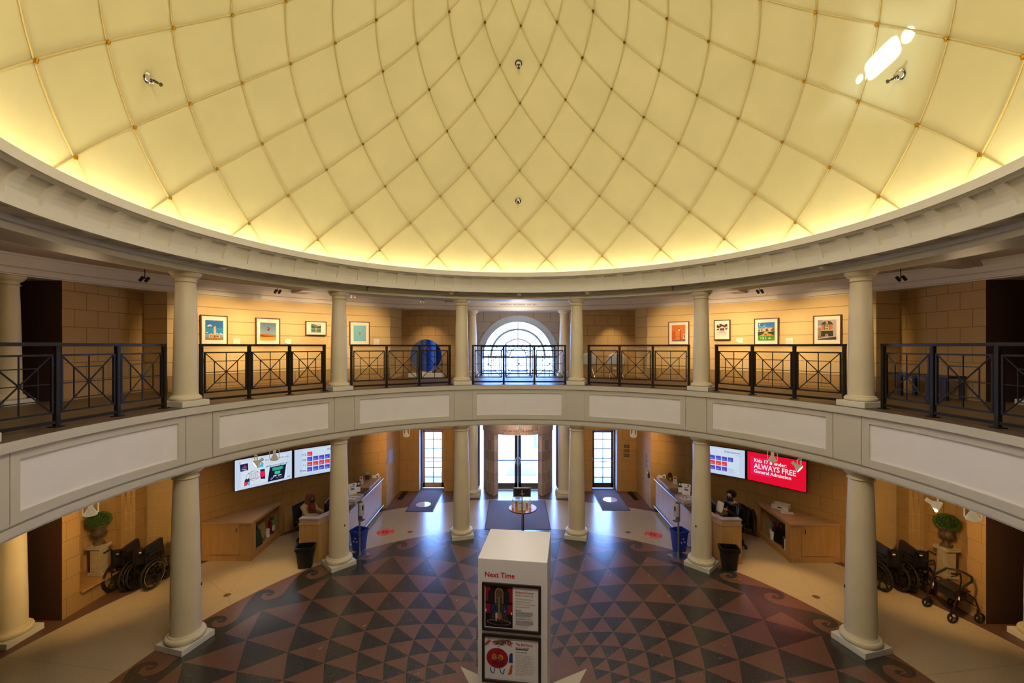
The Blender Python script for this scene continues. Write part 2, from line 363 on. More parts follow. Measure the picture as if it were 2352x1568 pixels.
# ------------------------------------------------------------------ plan outlines (left half; mirrored for the right)
def wall_obj(name, parts):
    """parts: list of (material, path, z0, z1)"""
    b = MB(); mats = []
    for m, path, z0, z1 in parts:
        if m not in mats: mats.append(m)
        b.mat(mats.index(m)).wall(path, z0, z1)
    return struct(b.build(name, mats, recalc=False))
for sx, side in ((-1, 'left'), (1, 'right')):
    X = lambda pts: [(sx*p[0], p[1]) for p in pts]
    # ground level
    wall_obj('wall_front_'+side+'_lower', [
        (M['blockL'], X([(4.25, 9.53), (3.55, 9.53)]), 0, 4), (M['white'], X([(3.55, 9.53), (3.55, 9.93)]), 0, 2.2), (M['blockL'], X([(2.67, 9.93), (2.67, 9.53), (1.47, 9.53), (1.47, 10.0)]), 0, 4),
        (M['blockL'], X([(3.55, 9.53), (2.67, 9.53)]), 2.2, 4), (M['trimw'], X([(3.55, 9.93), (2.67, 9.93)]), 2.17, 4)])
    wall_obj('wall_entry_return_'+side, [(M['blockL'], X([(4.25, 7.88), (4.27, 8.9), (4.25, 9.53)]), 0, 4)])
    wall_obj('wall_'+side+'_curved_lower', [(M['blockL'], [tuple(rp(RW, sx*t)[:2]) for t in [28.3+(61.7-28.3)*i/20 for i in range(21)]], 0, 4)])
    wall_obj('wall_'+side+'_return_lower', [(M['blockG'], X([(7.88, 4.25), (8.95, 4.05)]), 0, 4)])
    # niche wall with stepped arch
    b = MB(); zs, rad = 1.95, .62; yc, y0, y1 = 3.13, 2.17, 4.06; xw = 8.70
    def archpts(r, n=14): return [(yc-r, .38)]+[(yc-r*math.cos(PI*i/n), zs+r*math.sin(PI*i/n)) for i in range(n+1)]+[(yc+r, .38)]
    A = archpts(rad)
    # face around the opening, as strips with UVs
    def quad(pts, x): b.add([(sx*(x if not isinstance(x, (list, tuple)) else x[i]), p[0], p[1]) for i, p in enumerate(pts)], [(0, 1, 2, 3)], [[(p[0], p[1]) for p in pts]])
    quad([(y0, 0), (yc-rad, 0), (yc-rad, zs), (y0, zs)], xw)
    quad([(yc-rad, 0), (yc+rad, 0), (yc+rad, .38), (yc-rad, .38)], xw)
    quad([(yc+rad, 0), (y1, 0), (y1, zs), (yc+rad, zs)], xw)
    for i in range(1, len(A)-2):
        quad([A[i], A[i+1], (A[i+1][0], 4.0), (A[i][0], 4.0)], xw)
    quad([(y0, zs), (yc-rad, zs), (yc-rad, 4), (y0, 4)], xw); quad([(yc+rad, zs), (y1, zs), (y1, 4), (yc+rad, 4)], xw)
    # stepped reveals
    steps = [(rad, xw), (rad, xw+.07), (rad-.05, xw+.07), (rad-.05, xw+.15), (rad-.10, xw+.15), (rad-.10, xw+.24)]
    b.mat(1)
    for (r0, xa), (r1, xb) in zip(steps[:-1], steps[1:]):
        p, q = archpts(r0), archpts(r1)
        for i in range(len(p)-1):
            b.add([(sx*xa, *p[i]), (sx*xa, *p[i+1]), (sx*xb, *q[i+1]), (sx*xb, *q[i])], [(0, 1, 2, 3)], [[(xa+p[i][0], p[i][1]), (xa+p[i+1][0], p[i+1][1]), (xb+q[i+1][0], q[i+1][1]), (xb+q[i][0], q[i][1])]])
    # curved back of the niche (quarter sphere above)
    b.mat(0); rr = rad-.10; n = 14; xb = xw+.24; prevr = None
    lev = [(.38, rr), (zs, rr)]+[(zs+rr*math.sin(PI/2*i/6), rr*math.cos(PI/2*i/6)) for i in range(1, 7)]
    for (za, ra), (zb, rb) in zip(lev[:-1], lev[1:]):
        for i in range(n):
            a0, a1 = PI*i/n, PI*(i+1)/n
            f = lambda r, a, z: (sx*(xb+r*math.sin(a)*.85), yc-r*math.cos(a), z)
            b.add([f(ra, a0, za), f(ra, a1, za), f(rb, a1, zb), f(rb, a0, zb)], [(0, 1, 2, 3)], [[(rr*a0, za), (rr*a1, za), (rr*a1, zb), (rr*a0, zb)]])
    struct(b.build('wall_'+side+'_niche', [M['blockL'], M['blockG']], recalc=False))
    b = MB(); b.prism(X([(8.62, 2.47), (8.62, 3.79)]+[(xb+rr*math.sin(PI*i/12), yc+rr*1.05*math.cos(PI*i/12)) for i in range(13)]), .34, .38)
    struct(b.build('trim_niche_ledge_'+side, M['woodx'], bevel=.008))
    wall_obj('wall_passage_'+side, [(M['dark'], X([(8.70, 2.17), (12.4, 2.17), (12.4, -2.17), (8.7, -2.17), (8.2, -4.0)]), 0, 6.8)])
    # gallery level
    wall_obj('wall_gallery_return_'+side, [(M['groove'], X([(4.13, 7.94), (4.05, 9.02)]), ZM, 6.8)])
    pth = [tuple(rp(RW, sx*t)[:2]) for t in [27.5+(64.4-27.5)*i/24 for i in range(25)]]
    wall_obj('wall_gallery_'+side, [(M['groove'], pth, 4.50, 6.8), (M['dado'], [tuple(rp(RW-.015, sx*t)[:2]) for t in [27.5+(64.4-27.5)*i/24 for i in range(25)]], ZM, 4.51),
                                    (M['groove'], X([(8.07, 3.87), (8.72, 3.98)]), ZM, 6.8)])
    wall_obj('wall_gallery_side_'+side, [(M['block'], X([(8.70, 2.17), (8.70, 4.0)]), ZM, 6.8)])
    wall_obj('wall_alcove_'+side, [(M['block'], X([(4.05, 9.0), (1.89, 9.0)]), ZM, 6.5), (M['blockW'], X([(1.89, 9.0), (1.89, 10.0)]), ZM, 6.5)])
# back half
wall_obj('wall_back', [(M['blockL'], arcp(RW, 104, 256), 0, 6.8)])
# arched-window wall
def window_wall():
    b = MB(); zc, r0, n = 4.84, 1.40, 28; y = 10.0
    a = [(-r0*math.cos(PI*i/n), zc+r0*math.sin(PI*i/n)) for i in range(n+1)]
    U = lambda p: (p[0]+5, p[1])
    def quad(P): b.add([(p[0], y, p[1]) for p in P], [(0, 1, 2, 3)], [[U(p) for p in P]])
    for i in range(n): quad([a[i], a[i+1], (a[i+1][0], 6.6), (a[i][0], 6.6)])
    for s in (-1, 1): quad([(s*r0, 0), (s*1.95, 0), (s*1.95, 6.6), (s*r0, 6.6)])
    struct(b.build('wall_window', M['blockW'], recalc=False))
window_wall()

# ------------------------------------------------------------------ mezzanine slab, fascia, ceilings
def ring_mb(b, prof, n=180, a0=0, a1=360): return b.lathe(prof, n, (0, 0, 0), a0, a1)
b = MB(); ring_mb(b, [(5.76, ZM), (6.32, ZM)], 180); b.mat(1); ring_mb(b, [(6.32, ZM), (13, ZM)], 90)
o = struct(b.build('floor_mezzanine', [M['brown_edge'], M['carpet']], recalc=False))
def fascia():
    root = thing('trim_1', '', '', kind='structure'); del root['label'], root['category']
    # pilaster blocks, frames: built as a ring grid with a recessed white field per bay
    b = MB(); w = MB(); r = 5.79
    ring_mb(b, [(5.85, ZM-.001), (5.745, ZM-.001), (5.745, 4.04), (5.775, 4.032), (5.79, 4.03)])
    zt, zb, pt, pb = 4.03, 3.22, 3.925, 3.34
    def strip(t0, t1, z0, z1, rr, mb, k=6):
        mb.add([(*rp(rr, t0+(t1-t0)*i/k)[:2], z) for i in range(k+1) for z in (z0, z1)], [(2*i, 2*i+1, 2*i+3, 2*i+2) for i in range(k)])
    def vside(t, z0, z1, ra, rb, mb): mb.add([(*rp(rr, t)[:2], z) for rr in (ra, rb) for z in (z0, z1)], [(0, 1, 3, 2)])
    def hside(t0, t1, z, ra, rb, mb, k=10): mb.add([(*rp(rr, t0+(t1-t0)*i/k)[:2], z) for i in range(k+1) for rr in (ra, rb)], [(2*i, 2*i+1, 2*i+3, 2*i+2) for i in range(k)])
    for q in range(12):
        c = 30*q; g = .07
        strip(c+12.6+g, c+17.4-g, zb, zt, r, b, 3)                 # pilaster block
        for e in (12.6, 17.4):                                      # thin joint groove
            strip(c+e-g, c+e+g, zb, zt, r+.02, b, 1); vside(c+e-g, zb, zt, r, r+.02, b); vside(c+e+g, zb, zt, r, r+.02, b)
        strip(c-12.6+g, c-11.35, zb, zt, r, b, 2); strip(c+11.35, c+12.6-g, zb, zt, r, b, 2)
        strip(c-11.35, c+11.35, pt, zt, r, b, 14); strip(c-11.35, c+11.35, zb, pb, r, b, 14)
        vside(c-11.35, pb, pt, r, r+.03, b); vside(c+11.35, pb, pt, r, r+.03, b); hside(c-11.35, c+11.35, pt, r, r+.03, b, 14); hside(c-11.35, c+11.35, pb, r, r+.03, b, 14)
        ww = MB(); strip(c-11.35, c+11.35, pb, pt, r+.028, ww, 16)
        if c <= 120 or c >= 240: ww.build('panel', M['panelw'], root, recalc=False)
        else:
            w.v and None; ww.build('panel', M['panelw'], root, recalc=False)
    ring_mb(b, [(5.79, 3.22), (5.835, 3.215), (5.835, 3.185), (5.80, 3.175), (5.80, 3.085), (5.815, 3.08), (5.815, ZL), (6.40, ZL), (6.40, 3.12)])
    b.build('fascia_ring', M['fascia'], root, recalc=False)
fascia()
b = MB(); ring_mb(b, [(6.40, 3.12), (9.0, 3.12)], 90)
b.add([(-13, -13, 3.9), (13, -13, 3.9), (13, 9.9, 3.9), (-13, 9.9, 3.9)], []); ring_mb(b, [(8.9, 3.12), (13.2, 3.12)], 90)
struct(b.build('ceiling_ground', M['gceil'], recalc=False))
b = MB(); ring_mb(b, [(6.37, 6.80), (9.0, 6.80)], 90)
for t in range(-180, 180, 30):                                  # radial beams over the gallery
    if t % 90: 
        a, c = rp(6.3, t+15), rp(8.9, t+15); b.bar((a.x, a.y, 6.75), (c.x, c.y, 6.75), .34, .12)
b.build('ceiling_gallery', M['gceil'], recalc=False); struct(bpy.data.objects['ceiling_gallery'])
b = MB(); ring_mb(b, [(9.25, 6.44), (13.2, 6.44)], 90); struct(b.build('ceiling_alcove', M['trimw'], recalc=False))
b = MB(); ring_mb(b, [(9.05, 6.80), (8.80, 6.80), (8.80, 6.765), (8.83, 6.755), (8.86, 6.70), (8.86, 6.58), (8.93, 6.572), (8.93, 6.556), (8.90, 6.55), (8.90, 6.465), (8.94, 6.455), (8.94, 6.44), (9.30, 6.44)], 180)
struct(b.build('trim_2', M['trimw'], recalc=False, smooth=25))
b = MB(); ring_mb(b, [(5.79, 6.64), (5.79, 6.572), (5.845, 6.566), (5.845, 6.556), (5.83, 6.55), (5.83, ZE), (6.37, ZE), (6.37, 6.81)], 180)
struct(b.build('trim_3', M['coff'], recalc=False, smooth=25))
def cornice():
    b = MB()
    ring_mb(b, [(5.62, 7.0), (5.288, 7.0), (5.288, 7.12), (5.26, 7.12), (5.26, 7.005), (5.285, 7.0)], 180)
    def P(v):   # cavetto profile, v 0 top .. 1 bottom, gives (r, z)
        return (5.285+.175*math.sin(PI/2*min(1, v*1.05)), 7.0-.26*(1-math.cos(PI/2*min(1, v*1.05))) - .12*v)
    zs = [0, .17, .29, .41, .53, .65, .77, .86]
    prof = [P(v) for v in zs]
    rec = .034
    ov = lambda i: (math.sin(PI/2*min(1, zs[i]*1.1)), math.cos(PI/2*min(1, zs[i]*1.1)))
    for k in range(72):
        c = 5*k; xs = [c-2.5, c-1.65, c+1.65, c+2.5]
        def patch(t0, t1, i0, i1, off=0., n=2):
            V = []; 
            for i in range(i0, i1+1):
                for j in range(n+1):
                    t = t0+(t1-t0)*j/n; V.append((*rp(prof[i][0]+off*ov(i)[0], t)[:2], prof[i][1]+off*ov(i)[1]))
            b.add(V, [(i*(n+1)+j, i*(n+1)+j+1, (i+1)*(n+1)+j+1, (i+1)*(n+1)+j) for i in range(i1-i0) for j in range(n)])
        patch(xs[0], xs[1], 0, 7, n=1); patch(xs[2], xs[3], 0, 7, n=1); patch(xs[1], xs[2], 0, 1); patch(xs[1], xs[2], 6, 7); patch(xs[1], xs[2], 1, 6, rec)
        for t in (xs[1], xs[2]):
            V = []
            for i in range(1, 7): V += [(*rp(prof[i][0], t)[:2], prof[i][1]), (*rp(prof[i][0]+rec*ov(i)[0], t)[:2], prof[i][1]+rec*ov(i)[1])]
            b.add(V, [(2*i, 2*i+1, 2*i+3, 2*i+2) for i in range(5)])
        for i in (1, 6):
            b.add([(*rp(prof[i][0]+o*ov(i)[0], t)[:2], prof[i][1]+o*ov(i)[1]) for o in (0, rec) for t in (xs[1], xs[2])], [(0, 1, 3, 2)])
        # mutule under the soffit
        V = [(*rp(r, t)[:2], z) for z in (6.62, 6.645) for r in (5.50, 5.74) for t in (c-1.5, c+1.5)]
        b.add(V, [(0, 1, 3, 2), (0, 4, 5, 1), (2, 3, 7, 6), (0, 2, 6, 4), (1, 5, 7, 3)])
    rl, zl = prof[-1]
    ring_mb(b, [(rl, zl), (rl+.004, 6.62), (rl+.03, 6.615), (rl+.03, 6.645), (5.80, 6.645)], 180)
    struct(b.build('trim_4', M['coff'], recalc=False))
cornice()
# ------------------------------------------------------------------ dome
def dome():
    RD, zc = 5.59, 6.89
    S = lambda r, al, ph: Vector((r*math.cos(R(al))*math.sin(R(ph)), r*math.cos(R(al))*math.cos(R(ph)), zc+r*math.sin(R(al))))
    root = thing('ceiling', '', '', kind='structure'); del root['label'], root['category']
    b = MB(); n, m = 144, 56
    b.lathe([(RD*math.cos(R(1+89*i/m)), zc+RD*math.sin(R(1+89*i/m))) for i in range(m+1)], n)
    b.build('dome_shell', M['dome'], root, smooth=60, recalc=False)
    row = lambda j: 6.3+7.65*j; off = lambda j: 7.5 if j % 2 == 0 else 0.
    rb = MB()
    for j in range(-1, 9):
        for k in range(24):
            ph = off(j)+15*k
            for s in (-7.5, 7.5):
                if j == -1: a0 = row(-1)
                pts = []
                for i in range(5):
                    t = i/4; pts.append(S(RD-.012, row(j)+7.65*t, ph+s*t))
                rb.tube(pts, .011, 6)
    rb.build('dome_rib', M['rib'], root, smooth=50)
    # brass clips at the crossings the camera sees
    clip = MB(); clip.box(-.03, .03, -.022, .022, -.03, .03); clip.box(-.045, -.03, -.012, .012, -.018, .018).box(-.012, .012, -.03, .03, -.042, .042)
    cm = None; seen = 0
    for j in range(0, 8):
        for k in range(24):
            ph = off(j)+15*k; p = S(RD-.03, row(j), ph)
            Y = p.y+5.951; X = p.x+.1255; Zz = p.z-5.19
            if Y < .5 or abs(X/Y) > 1.22 or Zz/Y > .83: continue
            if cm is None: o = clip.build('brass_clip', M['brass'], root); cm = o
            else: o = cm.copy(); COL.objects.link(o)
            o.location = p; o.rotation_euler = Vector((0, 0, zc)).__sub__(p).to_track_quat('Y', 'Z').to_euler(); o.scale = (.62,)*3; seen += 1
    print('clips', seen)
    return S
DOME = dome()
# building shell that keeps daylight out
b = MB(); b.box(-13.2, 13.2, -13.2, 9.99, -.3, 13.2)
b2 = MB()
x, y0, y1, z0, z1 = 13.3, -13.3, 10.02, -.3, 13.3
b2.add([(-x, y0, z0), (x, y0, z0), (x, y0, z1), (-x, y0, z1)], [(0, 1, 2, 3)]); b2.add([(-x, y0, z1), (x, y0, z1), (x, y1, z1), (-x, y1, z1)], [(0, 1, 2, 3)])
for s in (-x, x): b2.add([(s, y0, z0), (s, y1, z0), (s, y1, z1), (s, y0, z1)], [(0, 1, 2, 3)])
for xa, xb in ((-x, -3.5), (-2.7, -1.7), (1.7, 2.7), (3.5, x)): b2.add([(xa, y1, z0), (xb, y1, z0), (xb, y1, 2.17), (xa, y1, 2.17)], [(0, 1, 2, 3)])
for xa, xb in ((-x, -1.7), (1.7, x)): b2.add([(xa, y1, 2.17), (xb, y1, 2.17), (xb, y1, z1), (xa, y1, z1)], [(0, 1, 2, 3)])
b2.add([(-1.7, y1, 6.5), (1.7, y1, 6.5), (1.7, y1, z1), (-1.7, y1, z1)], [(0, 1, 2, 3)])
struct(b2.build('wall_exterior', M['trimw'], recalc=False))
# ------------------------------------------------------------------ columns
def col_meshes(h, rb, rt, pl, ph, tor, cap):
    """plinth, base torus, shaft, capital for a column of height h"""
    P = MB().box(-pl, pl, -pl, pl, 0, ph)
    B = MB(); z = ph
    pr = [(rb+.01, z), (tor-.035, z)]+[(tor-.035+.035*math.sin(PI*i/8)+.0, z+.05*(1-math.cos(PI*i/8))*(1.0)) for i in range(9)]+[(rb+.028, z+.10), (rb+.022, z+.118), (rb+.004, z+.125), (rb, z+.15)]
    if h < 2.5: pr = [(r, z+(q-z)*.72) for r, q in pr]
    B.lathe(pr, 40); zb = pr[-1][1]
    S = MB(); zc = h-cap
    S.lathe([(rb+(rt-rb)*(t**1.6), zb+(zc-zb)*t) for t in [i/14 for i in range(15)]], 40)
    K = MB(); k = cap/.16
    K.lathe([(rt, zc), (rt+.018, zc+.004), (rt+.026, zc+.014), (rt+.018, zc+.024), (rt+.002, zc+.03), (rt+.002, zc+.062*k), (rt+.018, zc+.066*k), (rt+.02, zc+.075*k), (rt+.038, zc+.082*k),
             (rt+.058, zc+.10*k), (rt+.068, zc+.118*k), (rt+.068, zc+.125*k), (rt+.082, zc+.128*k), (rt+.086, zc+.145*k), (rt+.086, h), (rt-.05, h)], 40)
    return P, B, S, K
def make_column(low):
    P, B, S, K = col_meshes(*((ZL, .228, .180, .298, .105, .305, .165) if low else (ZE-ZM, .187, .152, .245, .10, .238, .175)))
    t = thing('column', 'x', 'column', kind='thing')
    P.build('plinth', M['cream'], t, bevel=.006); B.build('base', M['cream2'], t, smooth=40); S.build('shaft', M['cream2'], t, smooth=40); K.build('capital', M['cream2'], t, smooth=40)
    return t
LOW = [(-75, 'tall cream ground floor column between stowed wheelchairs and the cabinet with green bag'),
       (-45, 'cream ground floor column beside the woman at the reception desk and its black bin'),
       (-15, 'cream ground floor column between entrance sign table and the counter side with blue tissue box'),
       (15, 'cream ground floor column between entrance sign table and the counter side with smiley sticker box'),
       (45, 'cream ground floor column beside the man at the reception desk and its black bin'),
       (75, 'tall cream ground floor column in front of the wheelchairs that stand with the rollator')]
UP = [(-105, 'cream gallery column at left picture edge, only its plinth corner showing'),
      (-75, 'cream gallery column left of the framed lighthouse picture'),
      (-45, 'cream gallery column between framed mountain lake picture and framed turquoise picture'),
      (-15, 'cream gallery column between the round blue mirror disc and the arched window'),
      (15, 'cream gallery column between the arched window and the white chairs'),
      (45, 'cream gallery column between framed orange picture and framed white cottage picture'),
      (75, 'cream gallery column right of the framed corner townhouse picture')]
OLOW = [((-1.62, 9.12), 'pinkish cream column behind the balcony, left side of the sandstone entrance drum'), ((1.62, 9.12), 'pinkish cream column behind the balcony, right side of the sandstone entrance drum'),
        ((-9.10, 1.66), 'shadowed ground floor column at left edge by the dark passage'), ((9.14, 1.66), 'ground floor column base at right edge beyond the rollator')]
OUP = [((-1.62, 9.12), 'bluish white gallery column against the left rim of the arched window'), ((1.62, 9.12), 'bluish white gallery column against the right rim of the arched window'),
       ((-9.10, 1.62), 'shadowed gallery column at left edge behind the black railing'), ((9.12, 1.62), 'shadowed gallery column at right edge behind the black railing, only plinth showing')]
cl = make_column(True); cu_ = make_column(False); usedl = usedu = False
def place_col(proto, first, loc, rz, label, group):
    o = proto if first else copy_tree(proto)
    o.location = loc; o.rotation_euler = (0, 0, R(rz)); o['label'] = label; o['group'] = group; return o
LC = []
for i, (t, l) in enumerate(LOW):
    p = rp(RC, t, .002); c = place_col(cl, i == 0, p, -t, l, 'ground floor columns of the rotunda ring')
    LC.append((t, c))
for i, (t, l) in enumerate(UP): place_col(cu_, i == 0, rp(RC, t, ZM+.001), -t, l, 'gallery columns of the rotunda ring')
def scaled(c): c.scale = (1.0, 1.0, 1.0); return c
for (x, y), l in OLOW: place_col(cl, False, (x, y, .002), 0, l, 'outer columns of the ground floor')
for (x, y), l in OUP:
    c = place_col(cu_, False, (x, y, ZM+.001), 0, l, 'outer columns of the gallery'); c.scale = (1, 1, (6.44-ZM)/(ZE-ZM))
for t, c in LC:
    if abs(t) > 20:
        h = MB().box(-.014, .014, -.02, .02, -.02, .02).bar((0, -.02, .0), (.012, -.045, -.006), .014)
        s = 1 if t < 0 else -1
        a = R(215 if t < 0 else 145)
        rr = .217; h.build('hook', M['bronze'], c, loc=(rr*math.sin(a+R(t)), rr*math.cos(a+R(t)), .98), rot=(0, 0, -a-R(t)))
# ------------------------------------------------------------------ railings
def make_railing(n=3, pitch=.852, h=1.085, ps=.735, name='railing'):
    t = thing(name, 'x', 'railing'); L = n*pitch/2
    MB().box(-L-.03, L+.03, -.03, .03, h-.045, h).build('handrail', M['black'], t, bevel=.004)
    MB().box(-L, L, -.018, .018, .045, .085).build('bottom_rail', M['black'], t)
    post = None
    for i in range(n+1):
        x = -L+i*pitch
        if post is None:
            post = MB().box(-.027, .027, -.027, .027, 0, h-.045).box(-.06, .06, -.06, .06, 0, .012).build('post', M['black'], t, bevel=.003); post.location.x = x
        else: c = post.copy(); COL.objects.link(c); c.location.x = x
    z0, z1 = .19, .19+ps; zc = (z0+z1)/2; a = ps/2; pan = None
    for i in range(n):
        x = -L+(i+.5)*pitch
        if pan is None:
            b = MB(); w = .024
            for s in (-1, 1):
                b.box(s*a-w/2, s*a+w/2, -.014, .014, z0-w/2, z1+w/2); b.box(-a, a, -.014, .014, (z0 if s < 0 else z1)-w/2, (z0 if s < 0 else z1)+w/2)
                b.bar((-a, 0, zc-s*a), (a, 0, zc+s*a), .014); q = a*.56
                b.bar((s*q, 0, zc-q), (s*q, 0, zc+q), .012); b.bar((-q, 0, zc+s*q), (q, 0, zc+s*q), .012)
                for zz in (z0+.13, z1-.13): b.box(min(s*a, s*pitch/2), max(s*a, s*pitch/2), -.008, .008, zz-.009, zz+.009)
            b.bar((-a, 0, zc), (a, 0, zc), .012); b.bar((0, 0, z0), (0, 0, z1), .012); b.cyl((0, -.012, zc), (0, .012, zc), .022, 10)
            pan = b.build('panel', M['black'], t); pan.location.x = x
        else: c = pan.copy(); COL.objects.link(c); c.location.x = x
    return t
RL = [(0, 'black starburst railing in front of the arched window, on the balcony edge'), (-30, 'black starburst railing in front of the round blue mirror disc'), (30, 'black starburst railing in front of the two white chairs'),
      (-60, 'black starburst railing below the lighthouse and balloon pictures'), (60, 'black starburst railing below the white cottage and garden pictures'),
      (-90, 'large dark starburst railing at left picture edge before the dark passage'), (90, 'large dark starburst railing at right picture edge before the bench')]
rl = make_railing()
for i, (t, l) in enumerate(RL):
    o = rl if i == 0 else copy_tree(rl)
    o.location = rp(6.03, t, ZM); o.rotation_euler = (0, 0, R(-t)); o['label'] = l; o['group'] = 'gallery railings between the columns'
rb = make_railing(3, .88, 1.06, .72)
rb.location = (0, 9.62, ZM); tag(rb, 'second black railing standing close behind, against the arched window glass', 'railing')
# ------------------------------------------------------------------ arched window
def arch_window():
    t = thing('window_1', '', '', kind='structure'); del t['label'], t['category']
    t.location = (0, 10.0, 0); zc = 4.84
    # casing
    b = MB(); n = 48
    for ra, rb, yo, yd in ((1.50, 1.34, -.06, .06), (1.36, 1.30, -.03, .08)):
        for i in range(n):
            a0, a1 = PI*i/n, PI*(i+1)/n
            V = [(-r*math.cos(a), y, zc+r*math.sin(a)) for y in (yo, yd) for r in (ra, rb) for a in (a0, a1)]
            b.add(V, [(0, 1, 3, 2), (4, 6, 7, 5), (0, 4, 5, 1), (2, 3, 7, 6)])
        for s in (-1, 1): b.box(min(s*ra, s*rb), max(s*ra, s*rb), yo, yd, ZM-.1, zc)
    b.build('casing', M['wframe'], t, smooth=30)
    f = MB(); w = .022
    def arc(r, k=40, ww=.02): f.tube([(-r*math.cos(PI*i/k), 0, zc+r*math.sin(PI*i/k)) for i in range(k+1)], ww, 6)
    arc(1.29, ww=.03); arc(.99, ww=.045); arc(.63, ww=.025); arc(.30, ww=.022)
    for i in range(0, 9):
        a = PI*i/8
        f.bar((-.30*math.cos(a), 0, zc+.30*math.sin(a)), (-1.29*math.cos(a), 0, zc+1.29*math.sin(a)), .026 if i != 4 else .03)
    f.box(-1.3, 1.3, -.03, .03, zc-.08, zc-.01)
    for x in (-1.27, -.99, -.66, -.33, 0, .33, .66, .99, 1.27): f.box(x-.014, x+.014, -.015, .015, ZM-.1, zc)
    for z in (4.3, 4.5): f.box(-1.3, 1.3, -.012, .012, z-.01, z+.01)
    f.build('window_frame', M['wframe'], t, smooth=30)
    MB().add([(-1.29*math.cos(PI*i/32), .02, zc+1.29*math.sin(PI*i/32)) for i in range(33)]+[(1.29, .02, ZM), (-1.29, .02, ZM)], [tuple(range(35))]).build('pane', M['glass'], t)
arch_window()
# ------------------------------------------------------------------ entrance drum and its doors
def drum():
    b = MB(); c = (0, 9.99); r = 1.27; aw = 40.5
    def path(a0, a1, rr, k=12): return [(c[0]+rr*math.sin(R(a0+(a1-a0)*i/k)), c[1]-rr*math.cos(R(a0+(a1-a0)*i/k))) for i in range(k+1)]
    for s in (-1, 1):
        b.mat(0).wall(path(s*aw, s*88, r), 0, 2.20); b.wall(path(s*aw, s*88, r-.2), 0, 2.2)
        b.wall([path(s*aw, s*88, r)[0], path(s*aw, s*88, r-.2)[0]], 0, 2.2)
    rl = r+.03
    b.mat(1).wall(path(-88, 88, rl, 40), 2.17, 2.52, u0=.1); b.wall(path(-88, 88, r-.22, 40), 2.17, 2.52)
    for z in (2.17, 2.52):
        A, B = path(-88, 88, rl, 40), path(-88, 88, r-.22, 40)
        b.add([(*p, z) for p in A]+[(*p, z) for p in B], [(i, i+1, 42+i, 41+i) for i in range(40)])
    o = struct(b.build('wall_entrance_drum', [M['blockS'], M['blockS']], recalc=False, smooth=30))
    # carved name on the drum lintel
    s = 'THE JOHN STEELE ZINK ROTUNDA'; tb = MB(); n = len(s); span = 44.
    for i, ch in enumerate(s):
        if ch == ' ': continue
        a = -span/2+span*i/(n-1); p = (c[0]+(rl+.004)*math.sin(R(a)), c[1]-(rl+.004)*math.cos(R(a)))
        tb.at(Matrix.Translation((p[0], p[1], 2.285)) @ Matrix.Rotation(R(a), 4, 'Z')).text(ch, .092, 0, 0, 0, 'CENTER')
    tb.build('lettering', mat('carved letters', (.16, .11, .08), .8), o)
drum()
def glass_doors():
    t = thing('door_1', '', '', kind='structure'); del t['label'], t['category']; t.location = (0, 9.95, 0)
    b = MB(); b.box(-1.5, 1.5, -.05, .05, 2.62, 2.72)
    for x in (-1.47, 1.47): b.box(x-.03, x+.03, -.05, .05, 0, 4.0)
    b.box(-.95, -.90, -.05, .05, 0, 2.6); b.box(.90, .95, -.05, .05, 0, 2.6)
    b.build('door_frame', M['bronze'], t)
    for s in (-1, 1):
        d = MB(); x0, x1 = sorted((s*.003, s*.90))
        d.box(x0, x1, -.025, .025, .004, .17); d.box(x0, x1, -.025, .025, 2.5, 2.6); d.box(x0, x1, -.015, .015, .985, 1.02)
        d.box(*sorted((s*.003, s*.12)), -.025, .025, .02, 2.6); d.box(*sorted((s*.86, s*.90)), -.025, .025, .02, 2.6)
        o = d.build('door_leaf', M['bronze'], t)
        MB().box(*sorted((s*.12, s*.86)), .0, .004, .17, 2.5).build('pane', M['glass'], o)
        MB().tube([(s*.06, -.03, .80), (s*.06, -.085, .85), (s*.075, -.09, 1.05), (s*.06, -.03, 1.12)], .012, 8).build('handle', M['chrome'], o, smooth=40)
    MB().box(-1.44, 1.44, .02, .025, 2.72, 3.9).box(-1.44, -.97, .02, .025, 0, 2.6).box(.97, 1.44, .02, .025, 0, 2.6).build('pane', M['glass'], t)
    MB().box(-.75, .75, -.3, .05, .0, .012).build('threshold', M['steel'], t)
glass_doors()
def side_door(n, x0, x1, m, hinge):
    t = thing('door_%d' % n, '', '', kind='structure'); del t['label'], t['category']; t.location = ((x0+x1)/2, 9.9, 0)
    w = (x1-x0)/2; f = MB(); H = 2.14
    f.box(-w, -w+.03, -.05, .05, 0, H).box(w-.03, w, -.05, .05, 0, H).box(-w, w, -.05, .05, H-.03, H); f.build('door_frame', M['bronze'], t)
    d = MB(); a = w-.035
    sL, sR = .09, .09
    d.box(-a, -a+sL, -.02, .02, .02, H-.04).box(a-sR, a, -.02, .02, .02, H-.04).box(-a, a, -.02, .02, .02, .20).box(-a, a, -.02, .02, H-.10, H-.04)
    leaf = d.build('door_leaf', m, t, bevel=.004)
    g0, g1 = .20, H-.10; mu = MB(); mu.box(-.012, .012, -.018, .018, g0, g1)
    for i in range(1, 6): z = g0+(g1-g0)*(i-.42)/5.3; mu.box(-a+sL, a-sR, -.018, .018, z-.013, z+.013)
    mu.build('muntin', M['bronze'], leaf); MB().box(-a+sL, a-sR, .003, .006, g0, g1).build('pane', M['glass'], leaf)
    MB().tube([(-a+.02, -.03, 1.13), (-a+.02, -.08, 1.06), (-a+.05, -.09, 1.0), (0, -.09, .985), (a-.05, -.09, 1.0), (a-.02, -.08, 1.06), (a-.02, -.03, 1.13)], .014, 8).build('push_bar', M['chrome'] if n == 3 else M['goldframe'], leaf, smooth=40)
side_door(2, -3.54, -2.68, M['goldframe'], -1); side_door(3, 2.68, 3.54, M['bronze'], 1)
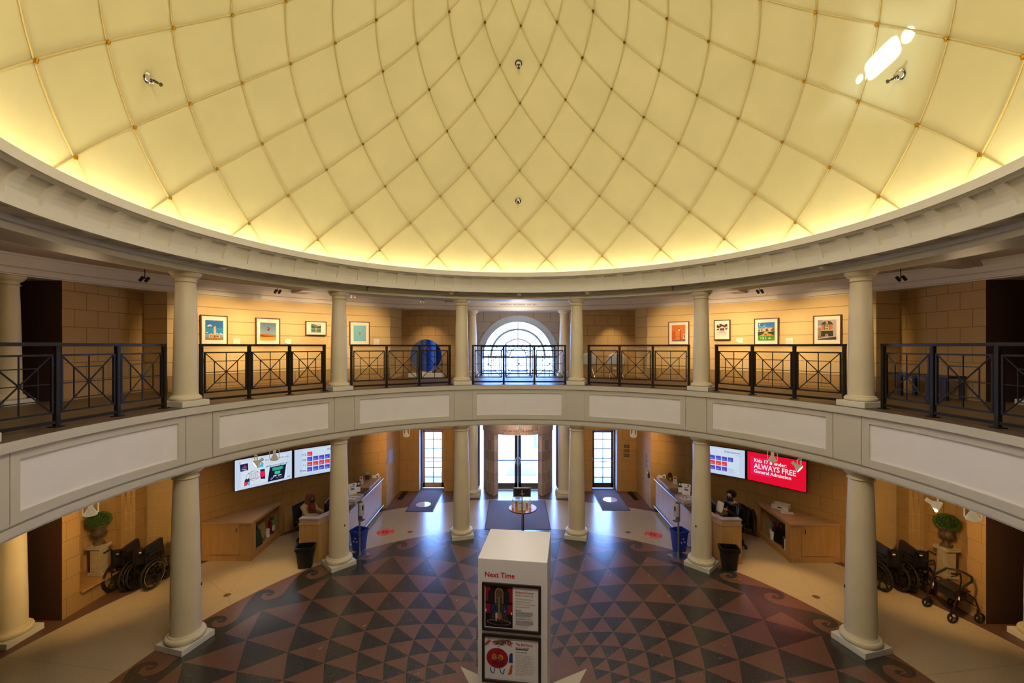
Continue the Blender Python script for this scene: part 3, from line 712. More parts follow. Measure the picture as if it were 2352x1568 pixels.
# gallery name on the outer entablature
s = 'LAFORTUNE  MEZZANINE  GALLERY'; tb = MB()
span = 2*math.degrees(math.asin(.64/8.9))
wts = [(.62 if c in ' I' else 1.) * (.8 if i == 1 else 1) for i, c in enumerate(s)]; tot = sum(wts); acc = 0
for ch, w_ in zip(s, wts):
    a = -span/2+span*(acc+w_/2)/tot; acc += w_
    if ch == ' ': continue
    p = rp(8.853, a); tb.at(Matrix.Translation((p.x, p.y, 6.61)) @ Matrix.Rotation(R(-a), 4, 'Z')).text(ch, .072, 0, 0, 0, 'CENTER')
tb.build('lettering', mat('dark bronze letters', (.06, .06, .08), .5), bpy.data.objects['trim_2'])
# outside: paving and a few things seen through the glass
b = MB(); b.add([(-40, 9.99, -.02), (40, 9.99, -.02), (40, 80, -.02), (-40, 80, -.02)], [(0, 1, 2, 3)])
b.build('ground_outside', mat('sunlit pale paving', (.75, .74, .72), .8, var=.06, vscale=1.5)); struct(bpy.data.objects['ground_outside'])
def flatmat(x0, x1, y0, y1, z, name, label, m, far=None):
    o = MB().box(x0, x1, y0, y1, z, z+.012).build(name, m, bevel=.003); tag(o, label, 'mat'); return o
om = mat('bleached grey outdoor mat', (.30, .33, .40), .9, var=.1)
flatmat(-.45, .75, 11.5, 12.9, -.018, 'doormat', 'grey outdoor doormat lying beyond the central glass doors', om)
flatmat(-4.0, -2.7, 10.6, 11.9, -.018, 'doormat', 'grey outdoor mat beyond the gold-framed side door', om)
flatmat(2.7, 4.0, 10.4, 11.3, -.018, 'doormat', 'grey outdoor mat beyond the bronze-framed side door', om)
o = MB().lathe([(.22, 0), (.22, .06), (.10, .1), (.09, 2.6), (.14, 2.65), (.14, 2.72), (.0, 2.74)], 16).build('post', mat('blue grey post', (.25, .32, .48), .6), loc=(.95, 16.5, -.02), smooth=40); tag(o, 'pale blue-grey post outside, seen through the right glass door leaf', 'post')
o = MB().box(-.12, .12, -.12, .12, 0, 2.6).box(-.2, .2, -.2, .2, 0, .12).build('post', bpy.data.materials['blue grey post'], loc=(-4.9, 15.5, -.02)); tag(o, 'square blue-grey post outside, seen through the gold-framed side door', 'post')
# ------------------------------------------------------------------ flat artwork colours
_pc = {}
def pc(col, rough=.55):
    k = tuple(round(c, 3) for c in col)
    if k not in _pc: _pc[k] = mat('print ink %d' % len(_pc), col, rough, spec=.3)
    return _pc[k]
class Art:
    """layers of flat coloured shapes on one mesh"""
    def __init__(s): s.b = MB(); s.m = []; s.n = 0.
    def c(s, *col):
        m = pc(col) if len(col) == 3 else col[0]
        if m not in s.m: s.m.append(m)
        s.b.mat(s.m.index(m)); s.n += .00035; return s
    def rect(s, *a): s.b.frect(*a, n=s.n); return s
    def poly(s, p): s.b.flat(p, n=s.n); return s
    def disc(s, *a): s.b.fdisc(*a, n=s.n); return s
    def text(s, t, size, u, v, **k): s.b.text(t, size, u, v, n=s.n, **k); return s
    def line(s, p, w=.004):
        s.b.tube([(q[0], -s.n, q[1]) for q in p], w/2, 4); return s
    def build(s, name, parent, **k): return s.b.build(name, s.m, parent, recalc=False, **k)
# ------------------------------------------------------------------ framed pictures on the curved gallery wall
def picture(th, z0, z1, wd, label, pw, pz0, pz1, draw):
    t = thing('framed_picture', label, 'picture', rp(RW-.05, th, z0), -th, 'framed photographs on the gallery walls')
    h = z1-z0; f = .022; a = wd/2
    b = MB(); b.box(-a, a, -.022, .03, 0, f).box(-a, a, -.022, .03, h-f, h).box(-a, -a+f, -.022, .03, f, h-f).box(a-f, a, -.022, .03, f, h-f); b.build('frame', M['frame'], t, bevel=.003)
    MB().box(-a+f*.5, a-f*.5, -.004, .02, f*.5, h-f*.5).build('mat_board', M['matbrd'], t)
    A = Art(); A.n = .006; w2 = pw/2; draw(A, -w2, w2, pz0-z0, pz1-z0); A.build('print', t)
def S01(u0, u1, v0, v1): return lambda x, y: (u0+(u1-u0)*x, v0+(v1-v0)*y)
def d_light(A, u0, u1, v0, v1):
    f = S01(u0, u1, v0, v1); P = lambda *q: [f(*p) for p in q]
    A.c(.02, .16, .46).rect(u0, u1, v0, v1); A.c(.03, .26, .55).rect(u0, u1, v0, v0+(v1-v0)*.62); A.c(.18, .38, .58).rect(u0, u1, v0, v0+(v1-v0)*.30)
    A.c(.66, .62, .66)
    for x, y, r in ((.16, .70, .07), (.24, .74, .09), (.32, .71, .06), (.1, .37, .06), (.85, .32, .08), (.92, .28, .07), (.65, .33, .06)): A.c(.66, .62, .66).disc(*f(x, y), (u1-u0)*r, (v1-v0)*r*.45)
    A.c(.40, .22, .05).rect(u0, u1, v0, v0+(v1-v0)*.14); A.c(.30, .15, .03).rect(u0, u1, v0, v0+(v1-v0)*.04)
    A.c(.80, .45, .28).poly(P((.19, .11), (.43, .11), (.43, .26), (.31, .34), (.19, .25))); A.poly(P((.60, .11), (.82, .11), (.82, .23), (.70, .32), (.60, .25)))
    A.c(.70, .22, .08).poly(P((.42, .11), (.62, .11), (.62, .25), (.42, .25)))
    A.c(.82, .58, .40).poly(P((.445, .25), (.59, .25), (.575, .67), (.46, .67))); A.c(.60, .25, .08).poly(P((.46, .66), (.575, .66), (.57, .71), (.465, .71))); A.c(.30, .14, .06).poly(P((.48, .71), (.56, .71), (.52, .76)))
    A.c(.06, .03, .03)
    for x, y, w, h in ((.27, .16, .05, .07), (.37, .17, .03, .05), (.49, .12, .04, .1), (.62, .14, .06, .08), (.70, .15, .04, .07), (.51, .52, .03, .03), (.51, .59, .03, .03)): A.poly(P((x, y), (x+w, y), (x+w, y+h), (x, y+h)))
def d_balloon(A, u0, u1, v0, v1):
    f = S01(u0, u1, v0, v1); P = lambda *q: [f(*p) for p in q]
    for i in range(6): A.c(.13+.03*i, .22+.035*i, .38+.02*i).poly(P((0, 0), (1, 0), (1, 1-i*.12), (0, 1-i*.12)))
    A.c(.55, .15, .03).poly(P((0, .15), (1, .15), (1, .31), (.8, .32), (.6, .34), (.35, .37), (.1, .36), (0, .37)))
    A.c(.25, .05, .015).poly(P((0, .22), (.4, .19), (1, .21), (.6, .25), (.3, .27), (0, .33))); A.c(.72, .36, .02).poly(P((0, 0), (1, 0), (1, .2), (0, .2))); A.c(.80, .45, .04).poly(P((0, .03), (1, .05), (1, .1), (0, .12)))
    x, y = f(.5, .66); r = (u1-u0)*.095; A.c(.16, .02, .02).disc(x, y, r, r*1.02); A.c(.13, .02, .02).poly([(x-r*.8, y-r*.6), (x+r*.8, y-r*.6), (x+r*.15, y-r*1.6), (x-r*.15, y-r*1.6)]); A.c(.65, .30, .08).disc(x-r*.3, y+r*.1, r*.55, r*.35)
def d_lake(A, u0, u1, v0, v1):
    f = S01(u0, u1, v0, v1); P = lambda *q: [f(*p) for p in q]
    A.c(.55, .52, .56).rect(u0, u1, v0, v1); A.c(.16, .20, .18).poly(P((0, .5), (1, .5), (1, .8), (.75, .72), (.5, .85), (.25, .95), (0, 1))); A.c(.05, .08, .03).poly(P((0, .5), (1, .5), (1, .78), (.7, .68), (.45, .6), (.2, .75), (0, .85)))
    A.c(.13, .30, .26).poly(P((0, 0), (1, 0), (1, .52), (0, .52)))
    for y in (.1, .22, .36): A.c(.04, .10, .09).poly(P((0, y), (1, y+.02), (1, y+.06), (0, y+.05)))
    A.c(.75, .42, .05).poly(P((.42, .28), (.58, .28), (.58, .52), (.5, .56), (.42, .52))); A.c(.55, .40, .30).poly(P((.43, .05), (.49, .05), (.49, .3), (.43, .3))); A.poly(P((.52, .05), (.57, .05), (.57, .3), (.52, .3)))
def d_swim(A, u0, u1, v0, v1):
    f = S01(u0, u1, v0, v1); P = lambda *q: [f(*p) for p in q]
    A.c(.20, .50, .62).rect(u0, u1, v0, v1); A.c(.22, .53, .66).poly(P((.05, .04), (.95, .04), (.95, .96), (.05, .96)))
    A.c(.40, .05, .03).poly(P((.48, .41), (.54, .41), (.56, .50), (.53, .60), (.49, .60), (.47, .5))); A.c(.65, .45, .35).poly(P((.48, .47), (.54, .47), (.54, .5), (.48, .5)))
def d_orange(A, u0, u1, v0, v1):
    f = S01(u0, u1, v0, v1); P = lambda *q: [f(*p) for p in q]
    A.c(.72, .19, .035).rect(u0, u1, v0, v1); A.c(.62, .13, .02).poly(P((0, .12), (.3, .12), (.3, .6), (0, .6))); A.c(.22, .13, .08).poly(P((0, 0), (1, 0), (1, .12), (.5, .10), (0, .06)))
    A.c(.76, .24, .05).poly(P((.28, .08), (.68, .08), (.68, .60), (.28, .60))); A.c(.40, .08, .015).poly(P((.60, .08), (.68, .08), (.68, .60), (.60, .58))); A.c(.25, .05, .02).poly(P((.28, .31), (.6, .31), (.6, .325), (.28, .325)))
    A.c(.80, .70, .60).poly(P((.50, .62), (.60, .62), (.6, .75), (.5, .78))); A.c(.10, .06, .05).poly(P((.58, .62), (.67, .60), (.62, .72))); A.disc(*f(.55, .78), (u1-u0)*.05, (v1-v0)*.03)
    A.c(.75, .68, .62).poly(P((.84, .14), (1, .14), (1, .46), (.88, .44))); A.c(.06, .05, .05).poly(P((.92, .2), (.98, .2), (.98, .4), (.92, .4)))
def d_cottage(A, u0, u1, v0, v1):
    f = S01(u0, u1, v0, v1); P = lambda *q: [f(*p) for p in q]
    A.c(.62, .60, .62).rect(u0, u1, v0, v1); A.c(.05, .04, .025).poly(P((0, .45), (1, .5), (1, .98), (.6, .9), (.4, 1), (0, .9)))
    A.c(.66, .62, .64); 
    for x, y in ((.2, .9), (.7, .93), (.9, .7), (.05, .6)): A.c(.66, .62, .64).disc(*f(x, y), (u1-u0)*.07, (v1-v0)*.06)
    A.c(.66, .63, .66).poly(P((0, 0), (1, 0), (1, .40), (0, .44)))
    A.c(.70, .36, .22).poly(P((.08, .58), (.5, .80), (.95, .62), (.86, .58), (.5, .72), (.18, .55))); A.c(.76, .58, .46).poly(P((.22, .3), (.80, .3), (.80, .6), (.5, .74), (.22, .58)))
    A.c(.03, .03, .06).poly(P((.33, .42), (.49, .42), (.49, .62), (.33, .62))); A.poly(P((.53, .42), (.70, .42), (.70, .62), (.53, .62))); A.c(.75, .56, .44).poly(P((.3, .3), (.75, .3), (.7, .42), (.34, .42))); A.c(.25, .12, .08).poly(P((.22, .27), (.80, .27), (.78, .30), (.24, .30)))
def d_garden(A, u0, u1, v0, v1):
    f = S01(u0, u1, v0, v1); P = lambda *q: [f(*p) for p in q]
    A.c(.03, .19, .55).rect(u0, u1, v0, v1); A.c(.10, .32, .62).poly(P((0, .6), (1, .6), (1, .75), (0, .8))); A.c(.6, .66, .72).poly(P((.08, .8), (.16, .95), (.12, .97), (.05, .9))); A.poly(P((.32, .78), (.46, .88), (.48, .87), (.35, .76)))
    A.c(.75, .52, .36).poly(P((0, .48), (1, .48), (1, .66), (.75, .70), (.6, .66), (.55, .72), (.42, .72), (.4, .66), (0, .66))); A.c(.32, .07, .03).poly(P((.02, .5), (.12, .5), (.12, .64), (.02, .6))); A.poly(P((.2, .52), (.28, .52), (.28, .64), (.2, .64))); A.c(.13, .06, .06).poly(P((.46, .5), (.66, .5), (.58, .66), (.48, .66)))
    A.c(.22, .10, .03).poly(P((.78, .5), (1, .5), (1, .75), (.9, .68), (.8, .62))); A.c(.03, .06, .015).poly(P((0, .27), (1, .30), (1, .50), (.6, .46), (.4, .5), (0, .48)))
    A.c(.72, .30, .06).poly(P((0, .24), (1, .27), (.92, .3), (.6, .40), (.4, .42), (.15, .28))); A.c(.06, .05, .02).poly(P((.38, .28), (.56, .29), (.48, .38))); A.c(.75, .65, .55).poly(P((.36, .42), (.62, .42), (.58, .46), (.4, .46)))
    A.c(.06, .30, .03).poly(P((0, 0), (1, 0), (1, .25), (0, .25))); A.c(.50, .56, .14)
    for x, y, w, h in ((.15, .08, .08, .12), (.27, .05, .12, .16), (.45, .04, .06, .17), (.62, .06, .18, .1), (.7, .12, .05, .08), (.85, .1, .1, .03)): A.poly(P((x, y), (x+w, y+.02), (x+w*.8, y+h), (x+w*.2, y+h)))
def d_town(A, u0, u1, v0, v1):
    f = S01(u0, u1, v0, v1); P = lambda *q: [f(*p) for p in q]
    A.c(.50, .40, .42).rect(u0, u1, v0, v1); A.c(.33, .28, .38).poly(P((0, .7), (.3, .8), (.25, 1), (0, 1))); A.c(.32, .21, .17).poly(P((0, .1), (.2, .1), (.2, .55), (.1, .62), (0, .6)))
    A.c(.05, .04, .05).poly(P((.17, .75), (.30, .9), (.42, .94), (.62, .94), (.72, .9), (.85, .76), (.82, .72), (.2, .72))); A.c(.48, .33, .12).poly(P((.44, .80), (.44, .93), (.5, 1.0), (.56, .93), (.56, .80)))
    A.c(.46, .30, .13).poly(P((.19, .48), (.83, .48), (.83, .76), (.19, .76))); A.c(.60, .17, .06).poly(P((.24, .5), (.34, .5), (.34, .75), (.24, .75))); A.poly(P((.66, .5), (.78, .5), (.78, .75), (.66, .75)))
    A.c(.04, .10, .04).poly(P((.345, .5), (.385, .5), (.385, .78), (.345, .78))); A.poly(P((.62, .5), (.655, .5), (.655, .78), (.62, .78))); A.c(.65, .53, .33).poly(P((.40, .52), (.60, .52), (.6, .76), (.4, .76))); A.c(.05, .04, .03)
    for x, y, w, h in ((.42, .64, .04, .1), (.48, .64, .04, .1), (.54, .64, .04, .1), (.43, .53, .05, .07), (.52, .53, .05, .07)): A.poly(P((x, y), (x+w, y), (x+w, y+h), (x, y+h)))
    A.c(.035, .04, .02).poly(P((.18, .17), (.84, .17), (.83, .46), (.19, .46))); A.c(.62, .5, .3).poly(P((.19, .46), (.83, .46), (.83, .49), (.19, .49))); A.poly(P((.40, .16), (.58, .16), (.56, .29), (.42, .29))); A.c(.03, .03, .03).poly(P((.44, .16), (.48, .16), (.48, .27), (.44, .27))); A.poly(P((.50, .16), (.54, .16), (.54, .27), (.50, .27)))
    A.c(.13, .08, .06).poly(P((0, 0), (1, 0), (1, .18), (.6, .14), (0, .16))); A.c(.62, .50, .40).poly(P((.05, .05), (1, .16), (1, .19), (.0, .10))); A.c(.06, .05, .04).poly(P((0, 0), (1, 0), (1, .13), (.4, .06), (0, .03)))
PZ = (5.24, 5.965)
picture(-58.2, *PZ, .60, 'dark-framed photograph of a pale lighthouse ruin under blue sky', .40, 5.36, 5.84, d_light)
picture(-50.0, *PZ, .61, 'dark-framed photograph of a hot air balloon over red desert', .40, 5.36, 5.84, d_balloon)
picture(-41.8, 5.52, 5.93, .58, 'small wide dark-framed photograph of a figure before a mountain lake', .275, 5.605, 5.86, d_lake)
picture(-33.65, *PZ, .60, 'dark-framed picture of a tiny red shape on plain turquoise', .37, 5.36, 5.845, d_swim)
picture(33.75, *PZ, .61, 'dark-framed photograph of an orange cabinet against an orange wall', .40, 5.355, 5.86, d_orange)
picture(41.7, 5.385, 5.97, .44, 'small dark-framed photograph of a white cottage with dark trees', .29, 5.52, 5.855, d_cottage)
picture(49.1, *PZ, .60, 'dark-framed photograph of a pink villa above a bright green lawn', .415, 5.36, 5.85, d_garden)
picture(58.15, *PZ, .60, 'dark-framed photograph of a tall orange corner townhouse with mansard roof', .40, 5.36, 5.85, d_town)
def wall_label(th, z0, z1, wd, label):
    t = thing('wall_label', label, 'label', rp(RW-.012, th, z0), -th, 'white text labels beside the pictures')
    h = z1-z0; MB().box(-wd/2, wd/2, 0, .008, 0, h).build('card', M['matbrd'], t)
    A = Art(); A.n = .001; A.c(.45, .36, .27)
    for i in range(2): A.rect(-wd*.42, wd*(.2+.1*i), h*(.84-.13*i), h*(.88-.13*i))
    if h > .15:
        for i in range(4): A.rect(-wd*.42, wd*.40, h*(.54-.09*i), h*(.57-.09*i))
    A.c(.35, .12, .05).rect(-wd*.42, -wd*.25, h*.05, h*.2); A.build('lettering', t)
for th, z0, z1, wd, l in ((-54.8, 5.20, 5.40, .165, 'white label card between lighthouse and balloon pictures'), (-46.6, 5.27, 5.40, .165, 'white label card between balloon and lake pictures'), (-30.3, 5.20, 5.43, .165, 'white label card right of the turquoise picture'),
                          (44.65, 5.30, 5.44, .165, 'white label card between cottage and green lawn pictures'), (52.6, 5.2, 5.42, .165, 'white label card between green lawn and townhouse pictures'), (62.0, 5.2, 5.44, .12, 'white label card half hidden by the column right of the townhouse picture')): wall_label(th, z0, z1, wd, l)
t = thing('wall_label', 'white label card on the alcove wall right of the blue mirror disc', 'label', (-1.98, 8.99, 5.2), 0, 'white text labels beside the pictures'); MB().box(-.08, .08, 0, .008, 0, .19).build('card', M['matbrd'], t)
# ------------------------------------------------------------------ wall screens
def inkE(col, s=1.): return mat('lit screen %s' % (col,), tuple(c*.08 for c in col), .35, emit=col, es=s)
_e = {}
def ec(*c):
    if c not in _e: _e[c] = inkE(c, .82)
    return _e[c]
def screen(pl, pr, z0, z1, label, draw):
    a, c = Vector((*pl, 0)), Vector((*pr, 0)); d = c-a; w = d.length; m = (a+c)/2
    t = thing('wall_screen', label, 'screen', (m.x, m.y, z0), math.degrees(math.atan2(d.y, d.x)), 'large screens behind the reception desks'); h = z1-z0; bz = .014
    MB().box(-w/2+.004, w/2-.004, .004, .06, 0, h).build('housing', M['blackp'], t)
    MB().box(-.3, .3, .06, .12, h*.3, h*.7).build('bracket', M['blackp'], t)
    A = Art(); A.n = -.003; W = w/2-bz; draw(A, -W, W, bz, h-bz); A.build('display', t)
def e(A, *c): return A.c(ec(*c))
def admission(A, u0, u1, v0, v1):
    e(A, .62, .76, .96).rect(u0, u1, v0, v1); h = v1-v0; w = u1-u0; e(A, .70, .84, 1.).rect(u0+w*.15, u1-w*.1, v0+h*.1, v1-h*.05)
    e(A, .02, .10, .22).text('Admission', .098, u0+w*.62, v1-h*.17); e(A, .3, .4, .5).rect(u0+w*.83, u0+w*.92, v1-h*.23, v1-h*.22)
    cw, ch, x0, y0 = w*.098, h*.155, u0+w*.235, v0+h*.14
    rows = [('B', 5), ('R', 4), ('B', 5), ('R', 1)]; rows = [('B', 4), ('R', 4), ('B', 5), ('R', 1)]
    for i, (c, n) in enumerate(rows):
        for k in range(n):
            x, y = x0+k*w*.114, y0+i*h*.19
            e(A, *((.07, .08, .62) if c == 'B' else (.85, .06, .07))).rect(x, x+cw, y, y+ch); e(A, .45, .45, .80)
            for q in range(2): A.rect(x+cw*.1, x+cw*(.55+.2*((k+q) % 2)), y+ch*(.18+.2*q), y+ch*(.26+.2*q))
    e(A, .03, .05, .09)
    for s, i, sz in (('Free', 0, .085), ('1', 1, .08), ('10', 2, .09), ('12', 3, .085)): A.text(s, sz, x0-w*.02, y0+i*h*.19+h*.03, align='RIGHT', bold=.0012 if i != 1 else 0)
    for i, dx in ((1, .055), (2, .095), (3, .085)): A.text('$', .05, x0-w*.02-dx, y0+i*h*.19+h*.06, align='RIGHT')
    e(A, .3, .36, .45)
    for i in range(7): A.rect(u0+w*.70, u0+w*(.79+.03*(i % 3)), v0+h*(.12+.025*i), v0+h*(.127+.025*i))
def shop(A, u0, u1, v0, v1):
    f = S01(u0, u1, v0, v1); P = lambda *q: [f(*p) for p in q]
    e(A, .66, .78, .98).rect(u0, u1, v0, v1); e(A, .76, .86, 1.).poly(P((.1, .08), (.9, .08), (.9, .92), (.1, .92)))
    e(A, .10, .06, .12).text('The Shop at Philbrook', .068, *f(.50, .80)); e(A, .42, .55, .72).text('In-store, Online, Anytime', .055, *f(.52, .70)); e(A, .01, .13, .30).text('philbrook.org/shop', .072, *f(.52, .58), bold=.001)
    e(A, .8, .02, .05).disc(*f(.085, .90), .018, .016); e(A, .85, .88, .95).poly(P((.088, .88), (.1, .9), (.096, .93), (.09, .92)))
    e(A, .01, .02, .08).poly(P((.09, .60), (.22, .60), (.215, .84), (.08, .84))); e(A, .85, .03, .06).poly(P((.12, .72), (.2, .70), (.2, .73), (.17, .74), (.17, .8), (.155, .8), (.15, .74), (.12, .745))); e(A, .35, .40, .75).poly(P((.11, .65), (.19, .63), (.19, .67), (.11, .69)))
    e(A, .80, .87, .97).poly(P((.14, .20), (.40, .16), (.43, .58), (.15, .62)))
    e(A, .02, .04, .20)
    c = f(.30, .38); A.line([(c[0]+.17*math.cos(a*PI/16), c[1]+.12*math.sin(a*PI/16)) for a in range(33)], .006)
    for i in range(5): x = c[0]-.09+.045*i; A.line([(x, c[1]-.06), (x, c[1]+.07)], .006); A.line([(x+.018, c[1]-.06), (x+.018, c[1]+.07)], .004)
    A.line([(c[0]-.12, c[1]+.08), (c[0], c[1]+.15), (c[0]+.12, c[1]+.08), (c[0]-.12, c[1]+.08)], .006); A.line([(c[0]-.13, c[1]-.075), (c[0]+.13, c[1]-.075)], .012)
    e(A, .10, .45, .75).disc(*f(.44, .72), .055, .055); e(A, .10, .62, .55).poly(P((.38, .62), (.48, .62), (.47, .67), (.39, .67))); e(A, .5, .75, .95).disc(*f(.43, .74), .02, .025)
    e(A, .01, .02, .07).poly(P((.43, .22), (.51, .2), (.50, .54), (.42, .55))); e(A, .85, .02, .10).poly(P((.42, .30), (.51, .28), (.505, .46), (.42, .48)))
    e(A, .02, .02, .06).poly(P((.15, .14), (.24, .14), (.24, .30), (.22, .34), (.20, .30), (.19, .34), (.16, .30))); e(A, .80, .06, .06).poly(P((.15, .10), (.195, .10), (.195, .22), (.15, .22))); e(A, .20, .45, .85).poly(P((.205, .10), (.245, .10), (.245, .22), (.205, .22)))
    e(A, .004, .012, .045).poly(P((.55, .07), (.85, .07), (.89, .56), (.59, .56))); e(A, .05, .70, .38)
    for i in range(4): A.poly(P((.635, .50-.028*i), (.835-.02*(i % 2), .50-.028*i), (.835-.02*(i % 2), .518-.028*i), (.635, .518-.028*i)))
    A.poly(P((.675, .28), (.775, .28), (.78, .38), (.68, .38))); e(A, .85, .85, .9).poly(P((.65, .21), (.71, .21), (.71, .245), (.65, .245))); A.poly(P((.735, .21), (.80, .21), (.80, .245), (.735, .245)))
    A.line([f(.61, .11), f(.66, .19), f(.63, .2), f(.60, .14), f(.65, .17)], .006); A.line([f(.70, .17), f(.72, .13), f(.75, .17), f(.77, .14), f(.82, .15)], .005); e(A, .28, .40, .65).poly(P((.91, .08), (.965, .08), (.965, .12), (.91, .12)))
def kids(A, u0, u1, v0, v1):
    f = S01(u0, u1, v0, v1)
    e(A, .92, .004, .035).rect(u0, u1, v0, v1); e(A, .95, .012, .12).rect(*f(.06, 0)[:1], f(.42, 0)[0], f(0, .22)[1], f(0, .84)[1])
    e(A, 1., 1., 1.); A.text('Kids 17 & under:', .128, *f(.12, .68), bold=.003, squeeze=.92); A.text('ALWAYS FREE', .198, *f(.12, .455), bold=.004, squeeze=.82); A.text('General Admission', .128, *f(.12, .30), bold=.003, squeeze=.92)
screen((-7.29, 5.03), (-6.375, 6.145), 1.475, 2.285, 'wall screen showing the shop slide with product pictures', shop)
screen((-6.345, 6.17), (-5.245, 7.115), 1.475, 2.285, 'wall screen with red and blue admission price grid, beside the shop slide', admission)
screen((5.245, 7.115), (6.345, 6.17), 1.475, 2.285, 'wall screen with admission price grid, beside the red screen', admission)
screen((6.375, 6.145), (7.29, 5.03), 1.475, 2.285, 'bright red wall screen reading ALWAYS FREE', kids)
